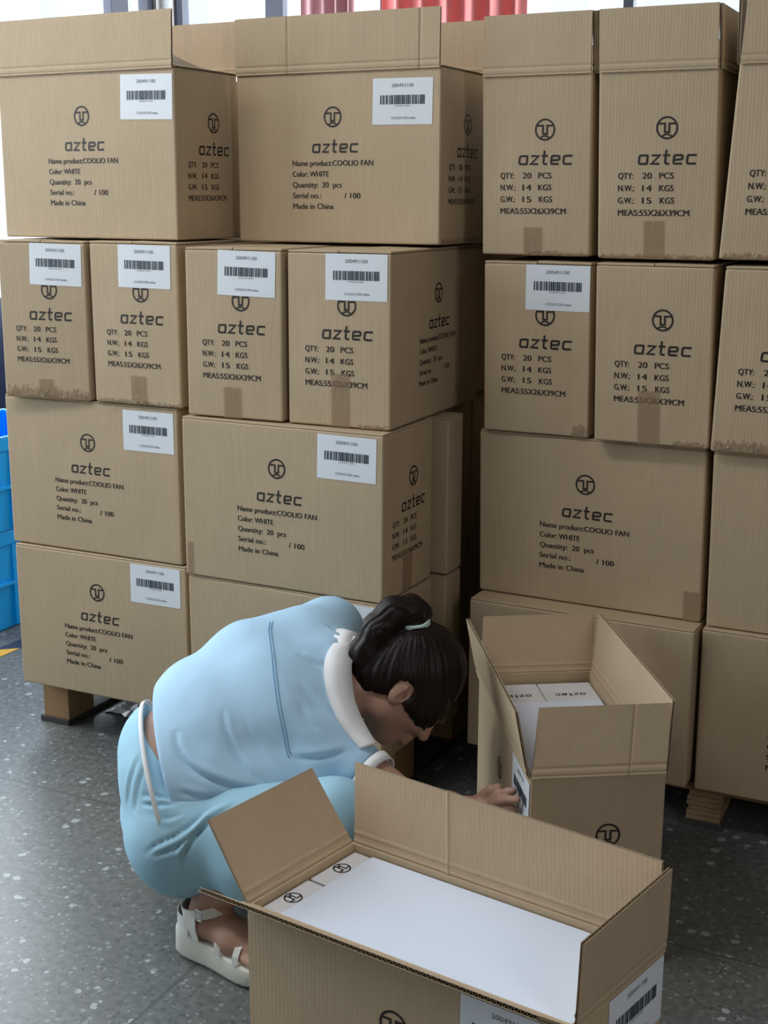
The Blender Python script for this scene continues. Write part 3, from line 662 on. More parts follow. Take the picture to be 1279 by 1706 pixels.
flap(c, hz(q[0]), hz(q[1]), nrm(q[0], q[1]), .13, 36.5, shift=(-.004, .004), h=FH)
flap(c, hz(q[2]), hz(q[3]), nrm(q[2], q[3]), .13, lambda s: 86.6 - 11 * s, shift=(.011, .022), h=FH, vcrease=(.66,))
flap(c, hz(q[1]), hz(q[2]), nrm(q[1], q[2]), .13, lambda s: 86.3 + 3.5 * s, shift=(-.008, .003), h=FH)
flap(c, hz(q[3]), hz(q[0]), nrm(q[3], q[0]), .14, 55, shift=(.008, .0), h=FH)
gi = 'white product boxes packed in the foreground carton'
for i, (u, v) in enumerate(((.107, .735), (.107, .268), (.893, .735), (.893, .268))):
    X, Y = at_local(FPAR, *fmap(u, v, 0)[:2])
    product_box(X, Y, .007, .098, .112 if i < 2 else .103, .379, FYAW - R(4.3) if i < 2 else FYAW - R(6.4), 'white product box at the %s of the foreground carton' % ('far left corner', 'near left corner', 'far right corner', 'near right corner')[i], gi, False, -math.pi / 2 if i < 2 else math.pi / 2, -.030 if i < 2 else .03)
m = MB()
sq = [fmap(.085, .035, 0), fmap(.975, .035, 0), fmap(.975, .965, 0), fmap(.085, .965, 0)]
m.add([(x, y, z) for z in (.3868, .3881) for x, y, _ in sq], [(3, 2, 1, 0), (4, 5, 6, 7)] + [(k, (k + 1) % 4, 4 + (k + 1) % 4, 4 + k) for k in range(4)])
o = m.build('cover_sheet', M_WHITE); o.location = FPAR.location; o.rotation_euler = FPAR.rotation_euler
tag(o, 'large white card sheet covering the boxes in the foreground carton', 'sheet')

# ------------------------------------------------------------------ the person
J = {'S0': (-1.4439, 1.9966, 0.3413), 'S1': (-1.3931, 2.0747, 0.4114), 'S2': (-1.3107, 2.1503, 0.4574), 'S3': (-1.2399, 2.2246, 0.4767), 'N': (-1.1895, 2.2404, 0.4864), 'shF': (-1.2946, 2.3728, 0.5313), 'shN': (-1.1575, 2.0988, 0.4125), 'elN': (-0.9379, 2.0572, 0.3259), 'wrN': (-0.9111, 2.2352, 0.2566), 'elF': (-1.2018, 2.3393, 0.2369), 'wrF': (-1.1645, 2.1851, 0.1919), 'hipN': (-1.3794, 1.9429, 0.2366), 'hipF': (-1.4863, 2.0745, 0.1967), 'knN': (-1.0664, 1.9678, 0.3128), 'knF': (-1.1708, 2.1767, 0.2572), 'anN': (-1.2664, 1.9429, 0.1157), 'anF': (-1.3313, 2.1221, 0.0481), 'hd': (-1.0663, 2.2767, 0.4820), 'H1': (-1.4096, 1.9484, 0.3552), 'H2': (-1.3288, 1.9629, 0.3470), 'H3': (-1.2454, 1.9930, 0.3494), 'H4': (-1.1572, 2.0369, 0.3519), 'U1': (-1.3700, 2.1904, 0.5018), 'U2': (-1.3078, 2.2697, 0.5127), 'hem1': (-1.4517, 1.9278, 0.3551), 'i0': (-0.8569, 2.2201, 0.2932), 'i3': (-0.8011, 2.2055, 0.3332), 'i1': (-0.8327, 2.2122, 0.3151), 'i2': (-0.8150, 2.2079, 0.3268), 'm0': (-0.8550, 2.2189, 0.2852), 'm3': (-0.7826, 2.1759, 0.3311), 'm1': (-0.8238, 2.1992, 0.3096), 'm2': (-0.8008, 2.1858, 0.3233), 'r0': (-0.8551, 2.2164, 0.2760), 'r3': (-0.7899, 2.1876, 0.3057), 'r1': (-0.8269, 2.2026, 0.2936), 'r2': (-0.8062, 2.1938, 0.3020), 'p0': (-0.8574, 2.2131, 0.2680), 'p3': (-0.8124, 2.2236, 0.2708), 'p1': (-0.8377, 2.2158, 0.2742), 'p2': (-0.8235, 2.2195, 0.2741), 't0': (-0.8898, 2.2331, 0.2739), 't3': (-0.8390, 2.2205, 0.3262), 't1': (-0.8677, 2.2261, 0.3010), 't2': (-0.8516, 2.2224, 0.3167), 'palm': (-0.8743, 2.2201, 0.2740)}
J = {k: np.array(v) for k, v in J.items()}
CR_ = np.array((.8976, .4407, .003)); CU_ = np.array((-.1058, .2089, .9722)); CW_ = np.array((-.4279, .8730, -.2341))
unit = lambda v: np.asarray(v, float) / np.linalg.norm(v)
class Field:
    """signed-distance blocks blended into one continuous skin"""
    def __init__(s, lo, hi, res):
        s.lo = np.array(lo); s.res = res; s.n = np.ceil((np.array(hi) - s.lo) / res).astype(int) + 1; s.D = np.full(s.n, .2, np.float32)
    def _sub(s, lo, hi):
        a = np.clip(np.floor((np.array(lo) - s.lo) / s.res).astype(int), 0, s.n); b_ = np.clip(np.ceil((np.array(hi) - s.lo) / s.res).astype(int) + 1, 0, s.n)
        sl = tuple(slice(i, j) for i, j in zip(a, b_)); ax = [s.lo[i] + s.res * np.arange(a[i], b_[i], dtype=np.float32) for i in range(3)]
        return sl, np.meshgrid(*ax, indexing='ij')
    def put(s, fn, lo, hi, k, mode='add'):
        sl, (X, Y, Z) = s._sub(np.array(lo) - .05, np.array(hi) + .05)
        if X.size == 0: return
        d = fn(X, Y, Z).astype(np.float32); A = s.D[sl]
        if mode == 'sub': A, d = -A, d
        h = np.clip(.5 + .5 * (d - A) / k, 0, 1); r = d + (A - d) * h - k * h * (1 - h)   # smooth min
        s.D[sl] = -r if mode == 'sub' else r
    def cap(s, a, b_, ra, rb, k=.02, mode='add', flat=None, fs=1):
        """tapered limb from a to b; flat=(axis): the section is fs times wider along that axis"""
        a, b_ = np.asarray(a, float), np.asarray(b_, float); m = max(ra, rb) * max(1, fs)
        def fn(X, Y, Z):
            P_ = [X - a[0], Y - a[1], Z - a[2]]; ab = b_ - a
            if flat is not None:
                c_ = P_[0] * flat[0] + P_[1] * flat[1] + P_[2] * flat[2]; P_ = [P_[i] - flat[i] * c_ * (1 - 1 / fs) for i in range(3)]
                ab = ab - flat * (ab @ flat) * (1 - 1 / fs)
            t = np.clip((P_[0] * ab[0] + P_[1] * ab[1] + P_[2] * ab[2]) / max(ab @ ab, 1e-9), 0, 1)
            return np.sqrt(sum((P_[i] - ab[i] * t) ** 2 for i in range(3))) - (ra + (rb - ra) * t)
        s.put(fn, np.minimum(a, b_) - m, np.maximum(a, b_) + m, k, mode)
    def chain(s, pts, rs, k=.02, mode='add', flat=None, fs=1):
        for i in range(len(pts) - 1): s.cap(pts[i], pts[i + 1], rs[i], rs[i + 1], k, mode, flat, fs)
    def ell(s, c_, ax, r, k=.02, mode='add'):
        c_ = np.asarray(c_, float); m = max(r)
        def fn(X, Y, Z):
            q_ = [(X - c_[0]) * e[0] + (Y - c_[1]) * e[1] + (Z - c_[2]) * e[2] for e in ax]
            k0 = np.sqrt(sum((q_[i] / r[i]) ** 2 for i in range(3))); k1 = np.sqrt(sum((q_[i] / r[i] ** 2) ** 2 for i in range(3)))
            return k0 * (k0 - 1) / np.maximum(k1, 1e-6)
        s.put(fn, c_ - m, c_ + m, k, mode)
    def cut(s, p, n, k=.004):
        """keep the side the normal n points to"""
        p, n = np.asarray(p, float), unit(n); lo, hi = s.lo, s.lo + s.res * s.n
        s.put(lambda X, Y, Z: (X - p[0]) * n[0] + (Y - p[1]) * n[1] + (Z - p[2]) * n[2], lo, hi, k, 'sub')
    def mesh(s, name, smooth=2):
        D = s.D; n = D.shape; S = D < 0; P_ = np.zeros(tuple(i - 1 for i in n) + (3,), np.float32); C_ = np.zeros(tuple(i - 1 for i in n), np.int8)
        off = [(i, j, k) for i in (0, 1) for j in (0, 1) for k in (0, 1)]
        def cv(A, o): return A[o[0]:n[0] - 1 + o[0], o[1]:n[1] - 1 + o[1], o[2]:n[2] - 1 + o[2]]
        for i, a in enumerate(off):
            for b_ in off[i + 1:]:
                if sum(abs(p - q_) for p, q_ in zip(a, b_)) != 1: continue
                x_ = cv(S, a) != cv(S, b_)
                if not x_.any(): continue
                da, db = cv(D, a)[x_], cv(D, b_)[x_]; t = da / (da - db)
                P_[x_] += np.array(a) + t[:, None] * (np.array(b_) - np.array(a)); C_[x_] += 1
        act = C_ > 0; idx = np.full(C_.shape, -1, np.int64); idx[act] = np.arange(act.sum()); g = np.argwhere(act)
        V = s.lo + s.res * (g + P_[act] / C_[act][:, None]); F = []
        for ax in range(3):
            u_, v_ = [(1, 2), (2, 0), (0, 1)][ax]; sl0 = [slice(None)] * 3; sl1 = [slice(None)] * 3; sl0[ax] = slice(0, -1); sl1[ax] = slice(1, None)
            ch = S[tuple(sl0)] != S[tuple(sl1)]; e = np.argwhere(ch); e = e[(e[:, u_] > 0) & (e[:, v_] > 0) & (e[:, u_] < n[u_] - 1) & (e[:, v_] < n[v_] - 1)]
            q_ = []
            for (du, dv) in ((1, 1), (0, 1), (0, 0), (1, 0)):
                c_ = e.copy(); c_[:, u_] -= du; c_[:, v_] -= dv; q_.append(idx[c_[:, 0], c_[:, 1], c_[:, 2]])
            q_ = np.stack(q_, 1); ins = S[tuple(e.T)]; q_[~ins] = q_[~ins][:, ::-1]; F.append(q_)
        F = np.concatenate(F); F = F[(F >= 0).all(1)]
        E = np.concatenate([F[:, [0, 1]], F[:, [1, 2]], F[:, [2, 3]], F[:, [3, 0]]])
        for it in range(smooth * 2):   # taubin smoothing
            acc = np.zeros_like(V); cnt = np.zeros(len(V))
            for c0, c1 in ((0, 1), (1, 0)):
                for d_ in range(3): acc[:, d_] += np.bincount(E[:, c0], V[E[:, c1], d_], len(V))
                cnt += np.bincount(E[:, c0], minlength=len(V))
            V = V + (.5 if it % 2 == 0 else -.51) * (acc / np.maximum(cnt, 1)[:, None] - V)
        me = bpy.data.meshes.new(name); me.vertices.add(len(V)); me.vertices.foreach_set('co', V.astype(np.float32).ravel())
        me.loops.add(F.size); me.loops.foreach_set('vertex_index', F.ravel().astype(np.int32)); me.polygons.add(len(F))
        me.polygons.foreach_set('loop_start', np.arange(0, F.size, 4, dtype=np.int32)); me.polygons.foreach_set('use_smooth', np.ones(len(F), bool))
        me.update(calc_edges=True); me.validate(); return me

def cloth(name, col, sheen=.3):
    m, nt, b_ = new_mat(name); b_.inputs['Base Color'].default_value = (*col, 1); b_.inputs['Roughness'].default_value = .85; b_.inputs['Specular IOR Level'].default_value = .2
    tc = N(nt, 'ShaderNodeTexCoord'); n1 = N(nt, 'ShaderNodeTexNoise'); n1.inputs['Scale'].default_value = 10; n1.inputs['Detail'].default_value = 1; n1.inputs['Distortion'].default_value = .2
    n2 = N(nt, 'ShaderNodeTexNoise'); n2.inputs['Scale'].default_value = 700; nt.links.new(tc.outputs['Object'], n1.inputs['Vector']); nt.links.new(tc.outputs['Object'], n2.inputs['Vector'])
    h = N(nt, 'ShaderNodeMath', operation='MULTIPLY_ADD'); nt.links.new(n2.outputs['Fac'], h.inputs[0]); h.inputs[1].default_value = .03; nt.links.new(n1.outputs['Fac'], h.inputs[2])
    bp = N(nt, 'ShaderNodeBump'); bp.inputs['Strength'].default_value = .35; bp.inputs['Distance'].default_value = .02
    nt.links.new(h.outputs[0], bp.inputs['Height']); nt.links.new(bp.outputs['Normal'], b_.inputs['Normal']); return m
M_SHIRT = cloth('shirt_cotton_blue', (.42, .63, .81)); M_PANTS = cloth('trousers_cotton_blue', (.36, .60, .74)); M_COLLAR = cloth('collar_white', (.78, .79, .80))
def skin_mat():
    m, nt, b_ = new_mat('skin'); b_.inputs['Roughness'].default_value = .5; b_.inputs['Subsurface Weight'].default_value = .08; b_.inputs['Subsurface Radius'].default_value = (.01, .004, .002)
    tc = N(nt, 'ShaderNodeTexCoord'); nz = N(nt, 'ShaderNodeTexNoise'); nz.inputs['Scale'].default_value = 30; nz.inputs['Detail'].default_value = 4; nt.links.new(tc.outputs['Object'], nz.inputs['Vector'])
    mx = N(nt, 'ShaderNodeMix', data_type='RGBA'); mx.inputs[6].default_value = (.36, .20, .14, 1); mx.inputs[7].default_value = (.46, .28, .20, 1)
    nt.links.new(nz.outputs['Fac'], mx.inputs[0]); nt.links.new(mx.outputs[2], b_.inputs['Base Color']); return m
M_SKIN = skin_mat()
def hair_mat():
    m, nt, b_ = new_mat('dark_hair'); b_.inputs['Roughness'].default_value = .42; b_.inputs['Specular IOR Level'].default_value = .22
    tc = N(nt, 'ShaderNodeTexCoord'); mp = N(nt, 'ShaderNodeMapping'); mp.inputs['Rotation'].default_value = (.3, .9, .5); mp.inputs['Scale'].default_value = (260, 260, 12); nt.links.new(tc.outputs['Object'], mp.inputs[0])
    nz = N(nt, 'ShaderNodeTexNoise'); nz.inputs['Scale'].default_value = 1; nz.inputs['Detail'].default_value = 3; nz.inputs['Distortion'].default_value = .4; nt.links.new(mp.outputs[0], nz.inputs['Vector'])
    mx = N(nt, 'ShaderNodeMix', data_type='RGBA'); mx.inputs[6].default_value = (.0035, .0025, .0025, 1); mx.inputs[7].default_value = (.016, .008, .006, 1)
    nt.links.new(nz.outputs['Fac'], mx.inputs[0]); nt.links.new(mx.outputs[2], b_.inputs['Base Color'])
    bp = N(nt, 'ShaderNodeBump'); bp.inputs['Strength'].default_value = .6; bp.inputs['Distance'].default_value = .002; nt.links.new(nz.outputs['Fac'], bp.inputs['Height']); nt.links.new(bp.outputs['Normal'], b_.inputs['Normal']); return m
M_HAIR = hair_mat()
M_SOLE = mat('sandal_sole_white', (.70, .70, .62), .6, noise=.04); M_STRAP = mat('sandal_strap_white', (.72, .72, .68), .45); M_METAL = mat('buckle_metal', (.7, .7, .72), .25, 1)
M_TIE = mat('hair_tie_pale_teal', (.55, .75, .72), .5)

PC = np.array((-1.27, 2.04, 0.0))
person = empty('person', PC, 0, 'person in light blue shirt and trousers crouching on the floor beside the open cartons', 'person')
def pbuild(name, me, m, parent=person):
    me.transform(Matrix.Translation(-Vector(PC))); return link(name, me, [m], parent)
spine = unit(J['S2'] - J['S0']); LT = -.80 * CW_ + .60 * (.46 * CR_ - .89 * CU_); LT = unit(LT - spine * (LT @ spine)); DO = np.cross(LT, spine); DO = unit(DO if DO[2] > 0 else -DO)
HU = unit(.85 * CR_ + .50 * CU_ - .02 * CW_); HN = .5 * CR_ - .85 * CU_ + .10 * CW_; HN = unit(HN - HU * (HN @ HU)); HE = np.cross(HU, HN); HE = HE if HE @ CW_ < 0 else -HE   # HE: towards the near ear
hp = lambda u_, n_, e_=0: J['hd'] + HU * u_ + HN * n_ + HE * e_
HA = (HU, HN, HE)
ftN = np.array((-1.36, 1.915, 0)); fdN = unit(np.array((1, -.16, 0))); ftF = np.array((-1.40, 2.13, 0)); fdF = unit(np.array((1, .22, 0)))
J['anF'] = ftF + fdF * .05 + np.array((0, 0, .125)); J['anN'] = ftN + fdN * .055 + np.array((0, 0, .125))

# --- body: one continuous skin
B = Field((-1.62, 1.72, -.01), (-.66, 2.48, .66), .0032)
for a_, c_, ra, rb, fs in (('S0', 'S1', .099, .095, 1.3), ('S1', 'S2', .095, .10, 1.4), ('S2', 'S3', .10, .085, 1.5)): B.cap(J[a_], J[c_], ra, rb, .03, flat=LT, fs=fs)
B.cap(J['S0'], .5 * (J['hipN'] + J['hipF']), .082, .08, .02, flat=LT, fs=1.1)
B.cap(J['shF'], J['shN'], .045, .045, .03)
B.chain([J['S3'], J['N'], hp(-.055, -.045)], [.07, .052, .05], .03)
for k in 'NF':
    B.chain([J['hip' + k], J['kn' + k]], [.085, .058], .03); B.chain([J['kn' + k], .5 * (J['kn' + k] + J['an' + k]) + np.array((-.02, 0, 0)), J['an' + k]], [.052, .05, .033], .02)
for ft, fd, an in ((ftN, fdN, J['anN']), (ftF, fdF, J['anF'])):
    pz = lambda t, z, s=0: ft + fd * t + np.array((-fd[1], fd[0], 0)) * s + np.array((0, 0, z))
    B.chain([an, pz(.045, .085), pz(.03, .078)], [.032, .034, .028], .015); B.chain([pz(.05, .09), pz(.12, .068), pz(.17, .056)], [.033, .028, .024], .02, flat=np.array((-fd[1], fd[0], 0)), fs=1.3)
    for i in range(5): B.cap(pz(.16, .054, (i - 2) * .015), pz(.215 - .006 * abs(i - 1.2), .050, (i - 2) * .0165), .009, .0085 if i else .011, .006)
# near arm (right) reaching to the label, far arm resting on the knee
B.chain([J['shN'], J['elN'], .4 * J['elN'] + .6 * J['wrN'], J['wrN']], [.044, .037, .034, .024], .02)
B.chain([J['shF'], J['elF'], J['wrF']], [.045, .038, .026], .02)
def hand(F, wr, palm, fingers, thumb):
    F.chain([wr, palm], [.023, .026], .015)
    for f_ in fingers:
        F.cap(palm, f_[0], .020, .0105, .010); F.chain(f_, [.0100, .0095, .0088, .0076], .0035)
    F.chain(thumb, [.014, .0125, .0108, .0088], .004)
hand(B, J['wrN'], J['palm'], [[J[k + str(i)] for i in range(4)] for k in 'imrp'], [J['t' + str(i)] for i in range(4)])
kd = unit(J['wrF'] - J['elF']); ks = unit(np.cross(kd, (0, 0, 1))); pf = J['wrF'] + kd * .05
hand(B, J['wrF'], pf, [[pf + kd * .03 + ks * (i - 1.5) * .021, pf + kd * (.062 + .004 * (i in (1, 2))) + ks * (i - 1.5) * .022, pf + kd * (.078 + .006 * (i in (1, 2))) + ks * (i - 1.5) * .022 - np.array((0, 0, .012)), pf + kd * (.086 + .008 * (i in (1, 2))) + ks * (i - 1.5) * .021 - np.array((0, 0, .03))] for i in range(4)],
     [pf - ks * .03 - kd * .02, pf - ks * .045, pf - ks * .052 + kd * .02, pf - ks * .052 + kd * .04])
# head
B.ell(hp(.022, -.012), HA, (.100, .094, .074), .02); B.ell(hp(-.03, .030), HA, (.075, .060, .060), .03)
B.ell(hp(-.078, .052), HA, (.028, .034, .034), .03); B.cap(hp(-.062, .01, -.045), hp(-.062, .01, .045), .02, .02, .03)
B.cap(hp(-.086, .068, -.008), hp(-.086, .068, .008), .017, .017, .02)
B.chain([hp(.022, .082), hp(.0, .094), hp(-.022, .110)], [.008, .0095, .0125], .012); 
for s_ in (-1, 1):
    B.cap(hp(-.026, .096, s_ * .011), hp(-.024, .10, s_ * .009), .008, .008, .006)
    B.ell(hp(.016, .092, s_ * .032), HA, (.012, .012, .017), .014, 'sub'); B.ell(hp(.016, .076, s_ * .031), HA, (.013, .013, .014), .004)
    B.cap(hp(.033, .086, s_ * .016), hp(.034, .076, s_ * .05), .007, .007, .014); B.ell(hp(-.012, .070, s_ * .043), HA, (.022, .018, .018), .025)
    # ear
    B.ell(hp(-.008, -.008, s_ * .073), (unit(HU * .95 - HN * .25), unit(HN * .95 + HU * .25), HE), (.033, .020, .010), .006)
    B.ell(hp(-.003, -.004, s_ * .084), (unit(HU * .95 - HN * .25), unit(HN * .95 + HU * .25), HE), (.020, .010, .007), .005, 'sub')
    B.cap(hp(-.012, .006, s_ * .078), hp(-.004, .008, s_ * .078), .004, .004, .004)
    B.ell(hp(-.010, .001, s_ * .080), HA, (.0075, .006, .009), .004, 'sub'); B.cap(hp(.008, -.010, s_ * .0815), hp(-.020, -.008, s_ * .080), .003, .003, .004)
for du, rr in ((-.049, .0075), (-.061, .0085)): B.chain([hp(du, .083, -.024), hp(du, .0985, 0), hp(du, .083, .024)], [.004, rr, .004], .006)
body = pbuild('body', B.mesh('body', 1), M_SKIN)

# --- trousers
T = Field((-1.66, 1.74, .05), (-.9, 2.42, .56), .0045)
wst = J['S0'] - spine * .033
T.cap(wst + spine * .05, .5 * (J['hipN'] + J['hipF']), .121, .118, .03, flat=LT, fs=1.3)
T.cut(wst, -(spine - .15 * DO + .35 * LT))
bN, bF = J['hipN'] - CR_ * .0, J['hipF']
T.ell(bN, (CR_, CU_, CW_), (.118, .122, .115), .04); T.ell(bF, (CR_, CU_, CW_), (.115, .118, .115), .04)
T.ell(np.array((-1.455, 1.948, .325)) + CR_ * .014, (CR_, CU_, CW_), (.078, .085, .085), .03)
T.chain([bN, .5 * (bN + J['knN']) + np.array((0, 0, -.012)), J['knN']], [.11, .100, .080], .03); T.chain([bF, J['knF']], [.11, .078], .03)
for k in 'NF': T.chain([J['kn' + k], J['kn' + k] * .45 + J['an' + k] * .55 + np.array((-.01, 0, .01))], [.080, .088], .03)

def crease(me, lines):
    """press sharp folds into cloth: (polyline, depth, width, ridge, up) with a rolled edge on the up side"""
    n = len(me.vertices); V = np.empty(n * 3, np.float32); me.vertices.foreach_get('co', V); V = V.reshape(-1, 3).astype(float)
    Nn = np.empty(n * 3, np.float32); me.vertices.foreach_get('normal', Nn); Nn = Nn.reshape(-1, 3)
    bt = BVHTree.FromPolygons([Vector(v) for v in V], [tuple(p.vertices) for p in me.polygons]); disp = np.zeros(n)
    for pts, dep, wd, rg, up in lines:
        P_ = [np.array(p, float) for p in pts]; Q_ = []; m_ = 14
        for i in range(len(P_) - 1):                      # Catmull-Rom through the points
            p0, p1, p2, p3 = P_[max(i - 1, 0)], P_[i], P_[i + 1], P_[min(i + 2, len(P_) - 1)]
            for k in range(m_):
                t = k / m_; Q_.append(.5 * (2 * p1 + (p2 - p0) * t + (2 * p0 - 5 * p1 + 4 * p2 - p3) * t * t + (3 * p1 - p0 - 3 * p2 + p3) * t ** 3))
        Q_ = np.array([tuple(bt.find_nearest(Vector(q_))[0]) for q_ in Q_ + [P_[-1]]]); M_ = len(Q_)
        near = np.where(((V - Q_.mean(0)) ** 2).sum(1) < (np.abs(Q_ - Q_.mean(0)).max() * 2 + .06) ** 2)[0]
        D2 = ((V[near, None, :] - Q_[None]) ** 2).sum(2); j = D2.argmin(1); d = np.sqrt(D2[np.arange(len(near)), j])
        s_ = np.sign((V[near] - Q_[j]) @ unit(up)); tp = np.sin(np.pi * np.clip(j / (M_ - 1), .02, .98)) ** .6
        disp[near] += tp * (-dep * np.exp(-(d / wd) ** 2) + rg * np.exp(-((d - wd * 1.4) / (wd * 1.7)) ** 2) * (s_ > 0))
    me.vertices.foreach_set('co', (V + Nn * disp[:, None]).astype(np.float32).ravel()); me.update(); return me
from mathutils.bvhtree import BVHTree
DN = -CU_ + .3 * CR_
PANTS_FOLDS = [([(-1.4245, 1.8623, 0.3370), (-1.3837, 1.8676, 0.3411), (-1.3375, 1.8836, 0.3392)], 0.006, 0.0042, 0.004, DN),
               ([(-1.4181, 1.8566, 0.3235), (-1.3848, 1.8568, 0.3283), (-1.3484, 1.8713, 0.3323)], 0.005, 0.0042, 0.003, DN),
               ([(-1.3775, 1.8455, 0.3103), (-1.3528, 1.8493, 0.3117), (-1.3355, 1.8598, 0.3182)], 0.0035, 0.004, 0.003, DN),
               ([(-1.3890, 1.8228, 0.2440), (-1.3662, 1.8268, 0.2648), (-1.3304, 1.8408, 0.2863), (-1.3031, 1.8614, 0.3100), (-1.2852, 1.8817, 0.3319)], 0.006, 0.005, 0.005, DN),
               ([(-1.3806, 1.8223, 0.2388), (-1.3494, 1.8274, 0.2537), (-1.3218, 1.8371, 0.2679)], 0.004, 0.0045, 0.002, DN),
               ([(-1.3174, 1.8350, 0.2405), (-1.3082, 1.8408, 0.2670), (-1.2919, 1.8538, 0.2941), (-1.2720, 1.8693, 0.3208), (-1.2387, 1.8863, 0.3437)], 0.008, 0.005, 0.005, -CR_),
               ([(-1.3322, 1.8322, 0.2580), (-1.3120, 1.8432, 0.2796), (-1.2974, 1.8541, 0.2963)], 0.005, 0.0045, 0.004, DN),
               ([(-1.4638, 1.8678, 0.3086), (-1.4590, 1.8743, 0.3569), (-1.4517, 1.8919, 0.3985)], 0.004, 0.005, 0.002, -CR_),
               ([(-1.4378, 1.8555, 0.3073), (-1.4361, 1.8677, 0.3521), (-1.4291, 1.8836, 0.3903)], 0.004, 0.005, 0.002, -CR_)]
trousers = pbuild('trousers', crease(T.mesh('trousers', 3), PANTS_FOLDS), M_PANTS)

# --- shirt with short sleeves
S = Field((-1.62, 1.78, .2), (-.88, 2.52, .68), .0042)
for a_, c_, ra, rb, fs in (('S0', 'S1', .116, .121, 1.28), ('S1', 'S2', .121, .124, 1.42), ('S2', 'S3', .124, .100, 1.58)): S.cap(J[a_], J[c_], ra, rb, .03, flat=LT, fs=fs)
S.cap(J['S0'] - spine * .08, J['S0'], .112, .116, .03, flat=LT, fs=1.28)
S.cap(J['S3'], J['N'] + (J['N'] - J['S3']) * .6, .085, .068, .04); S.cut(J['N'] + unit(J['N'] - J['S3']) * .006, -(J['N'] - J['S3']), .004)
S.cap(J['shF'], J['S3'], .060, .085, .05); S.cap(J['shN'], J['S3'], .062, .080, .05);
sl = J['shN'] * .64 + J['elN'] * .36; S.chain([J['shN'], sl], [.060, .050], .04)
S.chain([J['U1'], J['U2'], J['shF']], [.083, .083, .060], .05)
S.chain([J['shF'], J['shF'] * .5 + J['elF'] * .5], [.060, .062], .04)
S.cap(J['S1'] - DO * .075 + LT * .03, J['S2'] - DO * .08 + LT * .05, .06, .065, .05)

SHIRT_FOLDS = [([(-1.3895, 1.9291, 0.4457), (-1.3702, 1.9120, 0.4240), (-1.3394, 1.9017, 0.3999), (-1.2976, 1.9069, 0.3795), (-1.2503, 1.9261, 0.3642), (-1.2046, 1.9484, 0.3595)], 0.0085, 0.0065, 0.0055, CU_+CR_),
               ([(-1.3124, 1.9781, 0.4861), (-1.2926, 1.9605, 0.4522), (-1.2684, 1.9527, 0.4182), (-1.2365, 1.9455, 0.3932), (-1.2056, 1.9505, 0.3707)], 0.006, 0.006, 0.0035, CU_+CR_),
               ([(-1.2687, 1.9876, 0.4734), (-1.2491, 1.9807, 0.4404), (-1.2190, 1.9740, 0.4122), (-1.1847, 1.9732, 0.3851)], 0.0035, 0.006, 0.002, CU_+CR_),
               ([(-1.2292, 2.2481, 0.5920), (-1.2070, 2.2482, 0.5824), (-1.1903, 2.2479, 0.5696)], 0.006, 0.006, 0.003, -CU_),
               ([(-1.2271, 2.1296, 0.5654), (-1.1967, 2.1357, 0.5534), (-1.1743, 2.1439, 0.5443)], 0.004, 0.006, 0.003, CU_),
               ([(-1.1671, 2.0024, 0.4112), (-1.1266, 2.0186, 0.4128), (-1.0834, 2.0466, 0.4225)], 0.006, 0.006, 0.004, CU_),
               ([(-1.1963, 2.0700, 0.5307), (-1.1585, 2.0659, 0.4994), (-1.1236, 2.0665, 0.4760)], 0.0035, 0.007, 0.003, CU_+CR_),
               ([(-1.1788, 2.0434, 0.5001), (-1.1589, 2.0355, 0.4760), (-1.1367, 2.0377, 0.4610)], 0.003, 0.006, 0.002, CU_+CR_),
               ([(-1.3466, 1.8781, 0.3568), (-1.3142, 1.8898, 0.3489), (-1.2758, 1.9129, 0.3423)], 0.004, 0.005, 0.003, CU_)]
S.chain([J['H1'], J['H2'], J['H3'], J['H4']], [.048, .050, .046, .046], .05)
S.cut(J['S0'] - spine * .003, spine - .15 * DO + .35 * LT, .006)
S.cut(sl + unit(J['elN'] - J['shN']) * .03, -(J['elN'] - J['shN']) + .0 * CU_, .004) if False else None
shirt = pbuild('shirt', crease(S.mesh('shirt', 3), SHIRT_FOLDS), M_SHIRT)

def strip(name, pts_a, pts_b, m, th=.003, parent=person):
    """a thin band between two edge curves"""
    mm = MB(); n = len(pts_a); A = [np.array(p) for p in pts_a]; Bq = [np.array(p) for p in pts_b]; vs_ = []
    cen = sum(A) / n
    for a, b_ in zip(A, Bq):
        o_ = unit((a + b_) / 2 - cen)
        vs_ += [a, b_, b_ + o_ * th, a + o_ * th]
    mm.add([tuple(v - PC) for v in vs_], [(4 * i + k, 4 * i + (k + 1) % 4, 4 * i + 4 + (k + 1) % 4, 4 * i + 4 + k) for i in range(n - 1) for k in range(4)])
    return mm.build(name, m, parent, smooth=True)
from mathutils.bvhtree import BVHTree
_bt = BVHTree.FromPolygons([v.co.copy() for v in shirt.data.vertices], [tuple(p.vertices) for p in shirt.data.polygons])
yk = [np.array(p) for p in ((-1.3330, 2.1900, .6050), (-1.3164, 2.1573, 0.5933), (-1.2716, 2.0937, 0.5723), (-1.2409, 2.0504, 0.5421), (-1.2157, 2.0202, 0.5019), (-1.1979, 2.0068, 0.4611), (-1.1859, 2.0162, 0.3944))]
M_STITCH = cloth('stitching_blue', (.20, .38, .55))
for off in (0, .0065):
    pts = []
    for a, b_ in zip(yk, yk[1:]):
        for i in range(8):
            q_ = a + (b_ - a) * i / 8 + spine * off - PC; loc, no, _, _ = _bt.find_nearest(Vector(q_)); pts.append(tuple(loc + no * .0004))
    mm = MB(); mm.tube(pts, .0013, 6); mm.build('stitched_seam', M_STITCH, shirt, smooth=True)
ca = unit(J['N'] - J['S3']); ce = LT; cc = J['N'] + ca * .012
e1 = unit(ce - ca * (ce @ ca)); e2 = np.cross(ca, e1); e2 = e2 if e2 @ DO > 0 else -e2
